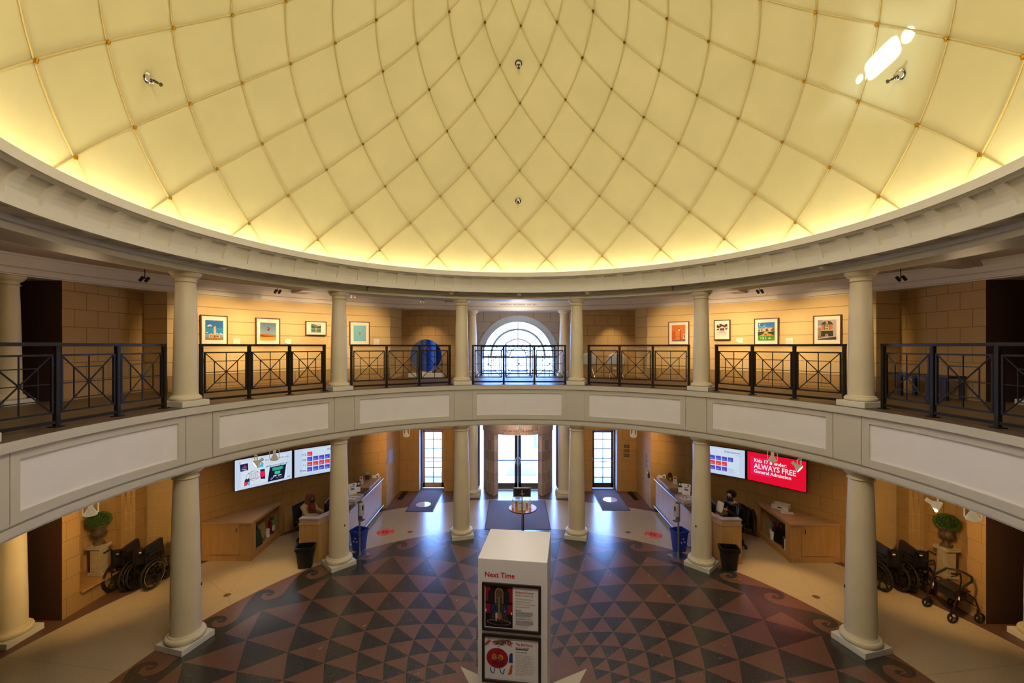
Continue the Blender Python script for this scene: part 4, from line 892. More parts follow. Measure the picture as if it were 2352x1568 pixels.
# ------------------------------------------------------------------ sign pillar in the middle of the rotunda
def kiosk():
    t = thing('sign_pillar', 'tall white square pillar headed Next Time with two framed posters', 'sign', (-.095, .355, .003), -7.3); w, h = .475, 2.30
    MB().box(-w, w, -w-.005, w+.005, 0, h).build('pillar_body', mat('white laminate', (.80, .78, .79), .3, spec=.6, bump=.05, bscale=12), t, bevel=.006)
    A = Art(); A.n = w+.006; A.c(.55, .01, .012).text('Next Time', .098, -w+.095, h-.245, bold=.0022, squeeze=.95); A.build('lettering', t)
    for i, (vt, vb) in enumerate(((h-.315, h-.965), (h-1.01, h-1.665))):
        u0, u1 = -w+.062, -w+.865; f = .036
        b = MB(); yf, yb = -w-.03, -w-.004
        b.box(u0, u1, yf, yb, vb, vb+f).box(u0, u1, yf, yb, vt-f, vt).box(u0, u0+f, yf, yb, vb+f, vt-f).box(u1-f, u1, yf, yb, vb+f, vt-f)
        fr = b.build('poster_frame', mat('black brown frame', (.022, .014, .012), .35), t, bevel=.004)
        A = Art(); A.n = w+.008; a0, a1, b0, b1 = u0+f, u1-f, vb+f, vt-f; m = a0+(a1-a0)*.53
        A.c(.78, .76, .78).rect(a0, a1, b0, b1); g = S01(a0+.008, m-.004, b0+.01, b1-.01); P = lambda *q: [g(*p) for p in q]
        x0 = m+.035
        if i == 0:
            A.c(.012, .008, .012).poly(P((0, 0), (1, 0), (1, 1), (0, 1))); A.c(.28, .01, .015)
            for x in (0, .82): A.poly(P((x, .62), (x+.18, .62), (x+.18, .98), (x, .98))); A.poly(P((x, .33), (x+.18, .33), (x+.18, .56), (x, .56)))
            A.c(.015, .013, .02).poly(P((.10, .6), (.28, .6), (.28, .88), (.10, .88))); A.poly(P((.70, .6), (.88, .6), (.88, .88), (.70, .88))); A.c(.02, .025, .13).poly(P((.2, .3), (.34, .3), (.34, .56), (.2, .56))); A.poly(P((.66, .3), (.82, .3), (.82, .56), (.66, .56)))
            A.c(.36, .17, .06).poly(P((.35, .58), (.66, .58), (.66, .86), (.62, .93), (.5, .97), (.4, .93), (.35, .86))); A.c(.10, .055, .03).poly(P((.39, .58), (.63, .58), (.63, .88), (.5, .95), (.39, .88)))
            A.c(.035, .03, .028).poly(P((.12, .14), (.92, .14), (.68, .45), (.52, .92), (.38, .45))); A.c(.60, .52, .36)
            random.seed(3)
            for k in range(130):
                y = random.random()**1.3; x = .51+(random.random()-.5)*(.08+.62*(1-y)**1.4); A.disc(*g(x, .14+.76*y), .0022, .0022) if k else None
            for k in range(60):
                an = 2*PI*k/60; A.disc(*g(.5+.42*math.cos(an), .13+.065*math.sin(an)), .003, .0026)
            A.c(.40, .38, .36).poly(P((.49, .2), (.515, .2), (.515, .75), (.49, .75))); A.c(.55, .55, .55).poly(P((.37, .22), (.45, .22), (.45, .34), (.41, .36), (.37, .33))); A.c(.5, .05, .03).poly(P((.53, .2), (.62, .22), (.60, .34), (.54, .35))); A.c(.4, .25, .12).poly(P((.38, .15), (.43, .15), (.43, .22), (.38, .22)))
            A.c(.75, .78, .85).disc(*g(.96, .36), .008, .02); A.disc(*g(.02, .40), .008, .02); A.c(.15, .25, .7).disc(*g(.73, .4), .008, .018)
            A.c(.55, .02, .02).text('Philbrook Festival', .042, x0, b1-.085, bold=.0005, squeeze=.82); A.c(.06, .05, .06).text('November 20 – December 31, 2021', .018, x0, b1-.118, bold=.0004, squeeze=.92)
            for k, s in enumerate(('Philbrook Festival returns', 'with all your seasonal', 'favorites, now featuring two', 'distinct experiences.')): A.c(.16, .15, .17).text(s, .0255, x0, b1-.168-.034*k, squeeze=.9)
            A.c(.03, .03, .03).text('Play all day', .018, x0, b1-.315, bold=.0006); A.text('Lights at Night: Nov. 26 – Dec. 31', .018, x0, b1-.43, bold=.0006, squeeze=.85)
            A.c(.34, .33, .35)
            for k in range(4): A.rect(x0, x0+.235-.03*(k == 3), b1-.338-.018*k, b1-.330-.018*k); A.rect(x0, x0+.24-.04*(k == 3), b1-.455-.018*k, b1-.447-.018*k)
            A.c(.16, .15, .17).text('philbrook.org/festival', .018, x0+.018, b1-.545); A.c(.6, .02, .02).rect(x0, x0+.008, b1-.546, b1-.532)
        else:
            A.c(.74, .73, .76).poly(P((0, 0), (1, 0), (1, 1), (0, 1)))
            random.seed(11)
            def scrib(col, cx, cy, rx, ry, n=26, w=.005, tilt=0):
                A.c(*col); pts = []
                for k in range(n): an = k*2.4; rr = .35+.65*random.random(); pts.append(g(cx+rx*rr*math.cos(an)+tilt*math.sin(an), cy+ry*rr*math.sin(an)))
                A.line(pts, w)
            scrib((.16, .055, .03), .55, .88, .32, .11, 40, .007, .1); scrib((.50, .03, .05), .1, .86, .1, .14, 22, .004, .1); scrib((.45, .03, .10), .88, .88, .14, .12, 26, .006)
            A.c(.33, .015, .03).poly([g(.44+.40*math.cos(k*PI/12), .50+.245*math.sin(k*PI/12)) for k in range(24)]); scrib((.42, .02, .05), .44, .5, .4, .25, 50, .006); scrib((.14, .01, .03), .5, .42, .28, .16, 30, .006)
            A.c(.72, .44, .04).disc(*g(.33, .52), .038, .046); A.disc(*g(.56, .52), .036, .040); A.c(.02, .02, .04).line([(g(.36, .52)[0]+.022*math.cos(k), g(.36, .52)[1]+.022*math.sin(k)) for k in range(7)], .003); A.disc(*g(.42, .53), .004, .006); A.disc(*g(.60, .53), .004, .006)
            A.c(.02, .06, .35)
            for cx in (.27, .62): A.line([g(cx-.09, .27), g(cx-.05, .16), g(cx+.04, .14), g(cx+.08, .25)], .012)
            A.c(.02, .05, .30).poly(P((.86, .42), (1, .42), (1, .64), (.94, .66), (.88, .6))); A.c(.50, .12, .02).poly(P((.82, .12), (.97, .16), (1, .36), (.94, .38), (.86, .2)))
            A.c(.55, .02, .02).text('The BIG Show', .046, x0, b1-.095, bold=.0006, squeeze=.86); A.c(.06, .05, .06).text('Presented with support from', .0175, x0, b1-.128, bold=.0004, squeeze=.9); A.rect(x0, x0+.17, b1-.15, b1-.138); A.text('March 13 – May 8, 2022', .0175, x0, b1-.19, bold=.0004, squeeze=.9)
            for k, s in enumerate(('The BIG Show highlights the', 'creativity of young people across', 'Tulsa and Oklahoma. With', 'drawings, paintings, sculpture and', 'more by artists ages 4–18, the', 'exhibition will present a diverse', 'group of work. All 12" × 12" inches', '(or less) in size. Visitors will have a', 'chance to both view art and make', 'their own art inspired by what', "they've seen.")): A.c(.26, .25, .27).text(s, .0215, x0, b1-.232-.0262*k, squeeze=.86)
            A.c(.5, .49, .5).rect(x0, x0+.15, b1-.545, b1-.541)
        A.build('poster', fr)
        MB().box(u0+.01, u1-.01, -w-.006, -w-.0045, vb+.01, vt-.01).build('backing', M['paper'], fr)
    # clear leaflet holders on the pillar's side
    for z in (.62, 1.02):
        p = thing('leaflet_holder', 'clear leaflet holder with pale leaflets on the pillar side, %s' % ('lower one' if z < .8 else 'upper one'), 'holder', (-.5825, .3165, z), -7.3)
        MB().box(-.075, -.07, -.12, .12, 0, .20).box(-.075, 0, -.12, -.117, 0, .2).box(-.075, 0, .117, .12, 0, .2).box(-.075, 0, -.12, .12, 0, .004).build('clear_tray', M['glass'], p)
        MB().box(-.05, -.01, -.10, .10, .006, .28).build('leaflets', M['paper'], p)
kiosk()
# ------------------------------------------------------------------ long counters with display cases (built for the left side, s mirrors)
def counter(s, label):
    t = thing('reception_counter', label, 'counter', (0, 0, .002)); X = lambda x: s*x
    def bx(b, x0, x1, y0, y1, z0, z1): b.box(min(X(x0), X(x1)), max(X(x0), X(x1)), y0, y1, z0, z1); return b
    y0, y1 = 4.98, 7.72; xf, xb = -4.34, -4.86
    bx(MB(), xf-.06, xb+.05, y0, y1, 0, .12).build('toe_kick', M['bronze'], t)
    bx(MB(), xf, xb, y0, y1, .12, .97).build('front_panel', M['woodp'], t, bevel=.003)
    b = MB(); b.cyl((X(xf+.03), y0, .985), (X(xf+.03), y1+.06, .985), .016, 10).cyl((X(xf+.03), y0, .13), (X(xf+.03), y1+.06, .13), .016, 10); b.cyl((X(xf+.03), y1+.04, 0), (X(xf+.03), y1+.04, .13), .012, 8); b.build('steel_rail', M['steel'], t, smooth=40)
    caps = [(6.62, 7.72), (5.46, 6.10)]
    for a, c in caps: bx(bx(MB(), xf-.02, xb, a, c, .97, 1.045), xf-.015, xb-.01, a-.005, c, 1.045, 1.075).build('wood_top', M['stone'], t, bevel=.004)
    for k, (a, c) in enumerate(((6.12, 6.60), (5.0, 5.44))):
        o = bx(MB(), xf-.03, xb, a, c, .97, .985).build('display_case', M['wood'], t)
        bx(bx(bx(MB(), xf-.012, xf-.018, a, c, .985, 1.07), xf-.012, xb, a, c, 1.065, 1.07), xb+.006, xb, a, c, .985, 1.07).build('glass_lid', M['glass'], o)
        for j in range(3): bx(MB(), xf-.10-.12*j, xf-.19-.12*j, a+.08+.03*j, c-.12, .986, .996+.012*j).build('leaflet_stack', pc([(.12, .25, .5), (.55, .5, .3), (.2, .3, .28)][j]), o)
    return t
counter(-1, 'long pale maple reception counter with steel rails, topped by a blue tissue box'); counter(1, 'long pale maple reception counter with steel rails, topped by a smiley sticker box')
def desk(s, label):
    t = thing('reception_desk', label, 'desk', (0, 0, .002)); X = lambda P: [(s*p[0], p[1]) for p in P]
    out = [(-5.30, 4.38), (-4.83, 4.37), (-4.72, 4.60), (-4.60, 4.92), (-4.78, 4.92), (-4.88, 4.64), (-4.93, 4.53), (-5.30, 4.53)]
    grow = lambda d: [(-5.30-d, 4.38-d), (-4.83+d*.4, 4.37-d), (-4.72+d, 4.60-d*.3), (-4.60+d, 4.92), (-4.78-d, 4.92), (-4.88-d*.7, 4.64+d), (-4.93-d*.2, 4.53+d), (-5.30-d, 4.53+d)]
    MB().prism(X(grow(.012)), 0, .11).build('plinth', M['wood'], t, bevel=.004); MB().prism(X(out), .11, .90).build('wood_panel', wood_mat('maple desk panel', (.50, .26, .07), (.60, .33, .10)) if 'maple desk panel' not in bpy.data.materials else bpy.data.materials['maple desk panel'], t)
    MB().prism(X(grow(.016)), .90, .935).build('moulding', M['wood'], t, bevel=.006); MB().prism(X(grow(-.004)), .935, 1.03).build('wood_band', M['stone'], t); MB().prism(X(grow(.010)), 1.03, 1.06).build('stone_top', M['stone'], t, bevel=.004)
    MB().prism(X([(-5.30, 4.54), (-4.95, 4.54), (-4.88, 4.94), (-4.88, 6.4), (-5.28, 6.4), (-5.28, 4.9)]), .71, .74).build('work_top', M['woodx'], t)
    MB().prism(X([(-5.28, 6.36), (-4.88, 6.36), (-4.88, 6.4), (-5.28, 6.4)]), 0, .71).build('side_panel', M['wood'], t)
    return t
desk(-1, 'maple reception desk end with stone top in front of the red-haired woman'); desk(1, 'maple reception desk end with stone top in front of the man in black')
# ------------------------------------------------------------------ corner cabinets with an open bay
def cabinet(s, label):
    t = thing('corner_cabinet', label, 'cabinet', (0, 0, .002)); X = lambda P: [(s*p[0], p[1]) for p in P]
    arc = [tuple(rp(8.945, -th)[:2]) for th in (47.0, 50, 53, 56, 59)]
    A, B, Cc = (-7.72, 4.46), (-6.50, 4.44), (-6.56, 6.10); H = .90
    def off(d): return [(A[0], A[1]-d), (B[0]+d, B[1]-d), (Cc[0]+d, Cc[1])]
    MB().prism(X(off(.0)+arc[:]), .0, .12).build('plinth', M['wood'], t, bevel=.004); MB().prism(X(off(.012)+arc), .12, .135).build('plinth_moulding', M['wood'], t, bevel=.003)
    MB().prism(X(off(.02)+arc), H, H+.035).build('stone_top', M['stone'], t, bevel=.008)
    # carcass: front face with door, stile, open bay
    fx = lambda a, b2, y0, y1, z0, z1: (min(s*a, s*b2), max(s*a, s*b2), y0, y1, z0, z1)
    b = MB(); b.box(*fx(-7.72, -7.48, 4.47, 4.50, .135, H)); b.box(*fx(-6.78, -6.50, 4.46, 4.49, .135, H)); b.box(*fx(-6.54, -6.502, 4.4905, 4.64, .136, H-.001)); b.box(*fx(-7.72, -6.56, 4.4905, 4.51, .135, H)); b.build('carcass', M['wood'], t)
    d = MB().box(*fx(-7.475, -6.785, 4.452, 4.472, .15, H-.01)).build('door', M['wood'], t, bevel=.003)
    hx = -6.85; MB().tube([(s*hx, 4.455, .80), (s*hx, 4.425, .79), (s*hx, 4.425, .71), (s*hx, 4.455, .70)], .007, 8).build('handle', M['bronze'], d, smooth=40)
    P = lambda x, y: (s*x, y)
    b = MB(); b.prism(X([(-6.52, 4.60), (-6.50, 4.60), (-6.555, 6.1), (-6.575, 6.1)]), .135, .155); b.prism(X([(-6.52, 4.60), (-6.50, 4.60), (-6.555, 6.1), (-6.575, 6.1)]), H-.05, H); b.prism(X([(-6.60, 5.86), (-6.53, 5.86), (-6.56, 6.1), (-6.62, 6.1)]), .135, H); b.build('bay_frame', M['wood'], t)
    MB().prism(X([(-7.02, 4.50), (-6.99, 4.50), (-6.95, 6.1), (-6.98, 6.1)]), .135, H).prism(X([(-6.58, 6.085), (-6.58, 6.11), (-7.15, 6.11), (-7.15, 6.085)]), .135, H).build('bay_back', M['woodx'], t); MB().prism(X([(-7.0, 4.5), (-6.53, 4.5), (-6.575, 6.09), (-6.97, 6.09)]), .135, .15).build('bay_floor', M['woodx'], t)
    return t
cabinet(-1, 'wedge-shaped maple cabinet holding a green bag in its open bay'); cabinet(1, 'wedge-shaped maple cabinet holding a black tote in its open bay')
def bag(loc, rz, w, d, h, m, label, name='tote_bag'):
    t = thing(name, label, 'bag', loc, rz); b = MB()
    V = []; lv = [(0, 1., 1.), (.15, 1.04, 1.12), (.55, .98, .9), (.9, .90, .5), (1., .86, .35)]
    for z, a, c in lv: V += [(-w/2*a, -d/2*c, h*z), (w/2*a, -d/2*c, h*z), (w/2*a, d/2*c, h*z), (-w/2*a, d/2*c, h*z)]
    b.add(V, [(3, 2, 1, 0)]+[(4*i+k, 4*i+(k+1) % 4, 4*i+4+(k+1) % 4, 4*i+4+k) for i in range(4) for k in range(4)]+[(16, 17, 18, 19)])
    b.build('bag_body', m, t, bevel=.012)
    for sy in (-1, 1): MB().tube([(-w*.22, sy*d*.15, h*.97), (-w*.20, sy*d*.17, h*1.2), (0, sy*d*.18, h*1.36), (w*.20, sy*d*.17, h*1.2), (w*.22, sy*d*.15, h*.97)], .010, 8).build('handle', m, t, smooth=50)
    return t
Z0 = .152
g = bag((-6.66, 4.86, Z0), 80, .34, .14, .40, mat('dark green canvas', (.018, .055, .040), .7, bump=.3), 'dark green bag standing in the open cabinet bay'); MB().lathe([(.0, 0), (.022, 0), (.026, .004), (.0, .006)], 14).build('emblem', M['brass'], g, loc=(.02, -.085, .24), rot=(R(90), 0, 0))
# hanging cloth
def cloth(loc, rz, label):
    b = MB(); n = 10; V = []
    for j in range(7):
        for i in range(n+1): x = -.16+.32*i/n; V.append((x*(1-.05*j), .02*math.sin(i*1.7+j*.3)-.012*j, .44-.44*j/6*(1-.12*abs(math.sin(i*1.3)))))
    b.add(V, [(j*(n+1)+i, j*(n+1)+i+1, (j+1)*(n+1)+i+1, (j+1)*(n+1)+i) for j in range(6) for i in range(n)])
    o = b.build('jacket', mat('pale olive cloth', (.33, .24, .085), .85), smooth=60); o.location = loc; o.rotation_euler = (0, 0, R(rz)); m = o.modifiers.new('s', 'SOLIDIFY'); m.thickness = .012; tag(o, label, 'jacket'); return o
cloth((-6.72, 5.22, .40-.245), 90, 'pale olive jacket draped inside the open cabinet bay')
def bottle(name, loc, prof, m, label, cat='bottle', group=None, cap=None, capp=None, rz=0):
    t = thing(name, label, cat, loc, rz, group); MB().lathe(prof, 20, cap=False).build('body', m, t, smooth=50)
    if cap: MB().lathe(cap, 16).build('cap', capp, t, smooth=50)
    return t
def extinguisher(loc, rz, label):
    t = thing('fire_extinguisher', label, 'fire extinguisher', loc, rz)
    MB().lathe([(0, 0), (.062, 0), (.066, .01), (.066, .30), (.055, .345), (.022, .375), (.022, .40), (0, .40)], 24).build('cylinder', mat('dark red enamel', (.20, .012, .012), .3) if 'dark red enamel' not in bpy.data.materials else bpy.data.materials['dark red enamel'], t, smooth=40)
    MB().box(-.02, .02, -.02, .02, .40, .44).bar((0, 0, .44), (0, -.11, .475), .022, .01).bar((0, 0, .425), (0, -.10, .435), .022, .01).build('valve_handle', M['steel'], t)
    MB().tube([(.02, 0, .42), (.06, .0, .40), (.085, 0, .3), (.085, 0, .1)], .011, 8).build('hose', M['rubber'], t, smooth=50)
    MB().box(-.04, .04, -.069, -.066, .24, .38).build('green_tag', pc((.03, .45, .12)), t); MB().box(-.042, .042, -.0685, -.066, .08, .22).build('label_sticker', M['paper'], t); return t
extinguisher((-6.70, 5.66, Z0), 80, 'dark red fire extinguisher in the cabinet bay with the green bag'); extinguisher((6.72, 5.50, Z0), -80, 'dark red fire extinguisher in the cabinet bay with the black tote')
bottle('paper_cup_stack', (-6.68, 5.45, Z0), [(0, 0), (.052, 0), (.052, .03), (.050, .032), (.054, .06), (.050, .062), (.055, .10), (.051, .102), (.056, .20), (0, .20)], M['paper'], 'white paper cup stack beside the extinguisher near the green bag', 'cups')
bottle('paper_cup_stack', (6.60, 4.74, Z0), [(0, 0), (.052, 0), (.052, .03), (.050, .032), (.054, .06), (.050, .062), (.055, .10), (.051, .102), (.056, .27), (0, .27)], M['paper'], 'tall white paper cup stack beside the dark bottle in the cabinet', 'cups')
bag((6.68, 5.10, Z0), -80, .34, .13, .40, M['vinyl'], 'black tote bag standing in the open cabinet bay')
bottle('spray_bottle', (6.63, 5.38, Z0), [(0, 0), (.045, 0), (.048, .02), (.048, .13), (.03, .19), (.018, .21), (0, .21)], M['white'], 'white spray bottle with blue label beside the extinguisher', cap=[(.02, .21), (.022, .25), (.012, .29), (0, .29)], capp=pc((.02, .05, .25)))
bottle('water_bottle', (6.62, 4.88, Z0), [(0, 0), (.04, 0), (.042, .02), (.042, .17), (.02, .23), (.018, .26), (0, .26)], M['blackp'], 'dark bottle between black tote and white cup stack', cap=[(.02, .25), (.02, .285), (0, .285)], capp=M['steel'])
# carton on the cabinet with the black tote
t = thing('paper_carton', 'white open carton with cut handle on the maple cabinet top', 'box', (6.88, 5.42, .940), -45)
b = MB(); b.box(-.19, .19, -.15, .15, 0, .006).box(-.19, .19, -.15, -.143, 0, .12).box(-.19, .19, .143, .15, 0, .12).box(-.19, -.183, -.15, .15, 0, .12).box(.183, .19, -.15, .15, 0, .12); b.build('carton', M['white'], t); MB().box(-.05, .05, -.152, -.149, .05, .075).build('hand_hole', M['blackp'], t)
o = MB().box(-.14, .14, -.10, .10, 0, .003).build('paper_sheet', M['paper'], loc=(6.86, 5.14, .939), rot=(0, 0, R(-25))); tag(o, 'white sheet of paper lying under the front of the carton', 'paper')
# ------------------------------------------------------------------ things on the counters
ZT = 1.079
def card_stand(loc, rz, label, w=.10, h=.20, lean=14, ink=(.55, .02, .03)):
    t = thing('card_stand', label, 'sign', loc, rz); T = Matrix.Rotation(R(-lean), 4, 'X'); 
    b = MB().at(T); b.box(-w/2, w/2, 0, .004, 0.0, h); b.at(None).box(-w/2, w/2, -.01, .06, 0, .004); b.build('acrylic_stand', M['white'], t)
    b = MB().at(T); b.frect(-w*.3, w*.3, h*.62, h*.88, .0015).frect(-w*.36, w*.36, h*.42, h*.46, .0015).frect(-w*.3, w*.3, h*.3, h*.34, .0015).frect(-w*.36, w*.3, h*.15, h*.24, .0015); b.build('printed_card', pc(ink), t, recalc=False); return t
def glove_box(loc, rz, label):
    t = thing('glove_box', label, 'box', loc, rz); MB().box(-.12, .12, -.05, .05, 0, .085).build('carton', M['white'], t, bevel=.002)
    b = MB().fdisc(.055, .042, .026, n=.0515); b.build('printed_mark', pc((.05, .10, .30)), t)
    MB().box(-.1, .1, -.045, .045, .085, .087).build('blue_top', pc((.30, .45, .62)), t); b = MB(); V = [(.02, -.03, .086), (.10, -.02, .086), (.09, .03, .086), (.06, 0, .125), (.11, .01, .115)]; b.add(V, [(0, 1, 3), (1, 4, 3), (4, 2, 3), (2, 0, 3)]); b.build('glove', M['white'], t); return t
def tissue_box(loc, rz, label, body, mark, tissue, smile=False):
    t = thing('tissue_box', label, 'box', loc, rz); MB().box(-.06, .06, -.06, .06, 0, .13).build('carton', body, t, bevel=.003)
    o = MB().fdisc(0, .055, .034, n=.0612).build('round_mark', mark, t, recalc=False)
    if smile: MB().fdisc(-.011, .066, .004, .006, n=.062).fdisc(.011, .066, .004, .006, n=.062).at(None).tube([(-.018, -.062, .05), (-.009, -.062, .042), (.009, -.062, .042), (.018, -.062, .05)], .0015, 4).build('smile', M['blackp'], o, recalc=False)
    b = MB(); b.add([(-.05, 0, .13), (.05, .01, .13), (.0, -.03, .13), (.06, 0, .19), (0, .01, .23), (-.06, .0, .18)], [(0, 2, 4, 5), (2, 1, 3, 4), (1, 0, 5, 4), (1, 3, 4)]); b.build('tissue', tissue, t); return t
glove_box((-4.50, 7.58, ZT), 20, 'white and blue glove box at the far end of the counter, by blue tissue box'); glove_box((4.50, 7.60, ZT), -18, 'white and blue glove box at the far end of the counter, by smiley box')
tissue_box((-4.70, 7.42, ZT), 15, 'brown tissue box with purple dot and blue tissue', pc((.14, .055, .02)), pc((.22, .01, .13)), pc((.25, .55, .80))); tissue_box((4.68, 7.40, ZT), -12, 'dark tissue box with yellow smiley sticker and black top', pc((.10, .065, .02)), pc((.75, .72, .05)), M['blackp'], True)
card_stand((-4.72, 6.98, ZT), 25, 'slim red and white card stand on the counter near blue tissue box'); card_stand((4.70, 7.05, ZT), -28, 'slim red and white card stand on the counter near smiley box')
def leaflet_rack(s, label):
    t = thing('sign_holder', label, 'sign', (s*4.62, 6.02, ZT), s*-38)
    T = Matrix.Rotation(R(-16), 4, 'X'); MB().at(T).box(-.11, .11, 0, .006, 0, .30).build('sign_board', M['white'], t)
    b = MB().at(T); b.frect(-.05, .05, .12, .17, .001).frect(-.06, .06, .20, .215, .001).frect(.02, .07, .24, .275, .001); b.build('printed_lines', pc((.10, .14, .32)), t, recalc=False); MB().box(-.11, .11, -.02, .08, 0, .005).build('foot', M['glass'], t)
    u = thing('leaflet_rack', label.replace('tilted white sign board', 'dark leaflet rack with white flyers'), 'leaflet rack', (s*4.56, 6.22-.0, ZT if False else 1.073), s*-20)
    MB().at(T).box(-.075, .075, 0, .006, 0, .30).build('back_plate', M['blackp'], u); b = MB().at(T); b.frect(-.07, .07, .01, .15, .012).frect(-.05, -.01, .20, .26, .002).frect(.01, .05, .20, .26, .002); b.build('flyers', M['paper'], u, recalc=False)
    m = thing('monitor', label.replace('tilted white sign board on the counter', 'black computer monitor behind the sign board'), 'monitor', (s*5.02, 5.88, .742), s*-80+180)
    MB().box(-.27, .27, -.02, .02, .12, .45).build('screen_case', M['blackp'], m, bevel=.006); MB().box(-.03, .03, -.01, .05, .02, .2).build('stand', M['blackp'], m); MB().box(-.12, .12, -.08, .10, 0, .02).build('foot', M['blackp'], m)
leaflet_rack(-1, 'tilted white sign board on the counter of the red-haired woman'); leaflet_rack(1, 'tilted white sign board on the counter of the man in black')
for s, l in ((-1, 'printed paper sheet lying on the counter top on the red-haired woman side'), (1, 'printed paper sheet lying on the counter top on the man side')):
    t = thing('paper_sheet', l, 'paper', (s*4.60, 5.78, ZT), s*8); MB().box(-.22, .22, -.13, .13, -.0025, 0).build('sheet', M['paper'], t)
    b = MB()
    for i, (x, y, w, h) in enumerate(((-.17, .02, .07, .05), (-.06, .0, .05, .07), (.02, .03, .12, .02), (.03, -.03, .10, .03), (.16, -.02, .03, .07), (-.17, -.07, .1, .02))): b.box(x, x+w, y, y+h, .0002, .0006)
    b.build('printed_marks', pc((.10, .06, .10)), t)
o = MB().ball((0, 0, .012), .03, 12, 8, (1, 1.5, .55)).build('computer_mouse', M['blackp'], loc=(-4.66, 5.54, ZT-.002), smooth=60); tag(o, 'black computer mouse on the counter top below the printed sheet', 'mouse')
# workstation monitor on the desk of the woman
def workstation(s, label):
    m = thing('monitor', label, 'monitor', (s*5.02, 5.30, .742), s*-100+180+s*180*0)
    MB().box(-.26, .26, -.018, .018, .12, .44).build('screen_case', M['blackp'], m, bevel=.006); MB().box(-.03, .03, -.01, .05, .02, .2).build('stand', M['blackp'], m); MB().box(-.12, .12, -.08, .10, 0, .02).build('foot', M['blackp'], m)
workstation(-1, 'black monitor on the desk the red-haired woman looks down at'); workstation(1, 'black monitor on the desk of the man in black')
k = thing('keyboard', 'black keyboard with white papers on the desk before the red-haired woman', 'keyboard', (-5.12, 5.02, .742), -70); MB().box(-.21, .21, -.07, .07, 0, .02).build('key_bed', M['blackp'], k); MB().box(-.25, .05, -.22, -.08, .0, .003).build('papers', M['paper'], k)
# ------------------------------------------------------------------ bins and sanitiser stands
def bin_(name, loc, rz, w0, d0, w1, d1, h, m, label, liner=None, recycle=False):
    t = thing(name, label, 'bin', loc, rz); b = MB()
    def rr(w, d, z, r=.05): 
        P = []
        for cx, cy, a in ((w/2-r, d/2-r, 0), (-w/2+r, d/2-r, 90), (-w/2+r, -d/2+r, 180), (w/2-r, -d/2+r, 270)):
            for i in range(5): P.append((cx+r*math.cos(R(a+22.5*i)), cy+r*math.sin(R(a+22.5*i)), z))
        return P
    L = [rr(w0, d0, 0), rr(w1, d1, h-.03), rr(w1+.03, d1+.03, h-.03), rr(w1+.03, d1+.03, h), rr(w1-.01, d1-.01, h), rr(w0-.02, d0-.02, .03)]
    n = 20; V = [p for l in L for p in l]; F = [tuple(range(n-1, -1, -1))]+[(i*n+k, i*n+(k+1) % n, (i+1)*n+(k+1) % n, (i+1)*n+k) for i in range(5) for k in range(n)]+[tuple(5*n+k for k in range(n))]
    b.add(V, F); b.build('bin_body', m, t, smooth=40)
    if liner:
        b = MB(); q = [rr(w1+.034, d1+.034, h-.07), rr(w1+.036, d1+.036, h+.004), rr(w1-.03, d1-.03, h+.006), rr(w1-.05, d1-.05, h-.12)]
        V = [(p[0], p[1], p[2]+(.012*math.sin(3*i) if j == 0 else 0)) for j, l in enumerate(q) for i, p in enumerate(l)]; b.add(V, [(i*n+k, i*n+(k+1) % n, (i+1)*n+(k+1) % n, (i+1)*n+k) for i in range(3) for k in range(n)]); b.build('bag_liner', liner, t, smooth=50)
    if recycle:
        b = MB(); tl = math.atan2((d1-d0)/2, h)
        T = Matrix.Translation((0, -(d0+(d1-d0)*.55)/2-.008, h*.55)) @ Matrix.Rotation(tl, 4, 'X'); b.at(T)
        for k in range(3):
            a = R(90+120*k); f = lambda rr_, aa: (rr_*math.cos(aa), rr_*math.sin(aa))
            b.flat([f(.07, a-.55), f(.07, a-.05), f(.085, a-.05), f(.062, a+.42), f(.03, a+.10), f(.045, a+.02), f(.045, a-.45)])
        b.build('recycling_symbol', pc((.75, .78, .85)), t, recalc=False)
    return t
LIN = mat('black bin liner', (.012, .012, .012), .2, bump=.6, bscale=30)
bin_('waste_bin', (-5.06, 4.20, .004), 12, .30, .22, .40, .30, .49, M['blackp'], 'black waste bin with liner at the desk end of the red-haired woman', LIN); bin_('waste_bin', (4.90, 4.17, .004), -8, .30, .22, .40, .30, .50, M['blackp'], 'black waste bin with liner at the desk end of the man', LIN)
bin_('recycling_bin', (-4.10, 5.06, .004), -20, .27, .24, .36, .32, .52, M['blue'], 'blue recycling bin behind the sanitiser stand at woman side counter', recycle=True); bin_('recycling_bin', (4.07, 5.06, .004), 18, .27, .24, .36, .32, .53, M['blue'], 'blue recycling bin with white arrows behind the sanitiser stand at man side counter', recycle=True)
def sanitiser(loc, rz, fs, label):
    t = thing('sanitiser_stand', label, 'sanitiser stand', loc, rz)
    MB().box(-.19, .19, -.19, .19, 0, .012).build('base_plate', M['steel'], t, bevel=.004); MB().box(-.02, .02, -.012, .012, .012, 1.30).build('pole', M['steel'], t, bevel=.003)
    MB().box(fs*.0-.06, .06, -.03, -.012, .88, 1.33).box(-.06, .06, -.03, .03, 1.325, 1.335).build('back_plate', mat('grey brown metal', (.20, .18, .17), .4, metal=.6) if 'grey brown metal' not in bpy.data.materials else bpy.data.materials['grey brown metal'], t)
    MB().box(-.055, .055, -.125, -.03, 1.0, 1.30).build('dispenser', mat('pale grey plastic', (.52, .48, .46), .4) if 'pale grey plastic' not in bpy.data.materials else bpy.data.materials['pale grey plastic'], t, bevel=.012)
    MB().box(-.02, .02, -.127, -.124, 1.14, 1.26).build('sight_window', M['blackp'], t); MB().box(-.055, .055, -.14, -.03, .885, .90).box(-.055, .055, -.14, -.13, .885, .915).build('drip_tray', bpy.data.materials['grey brown metal'], t)
    return t
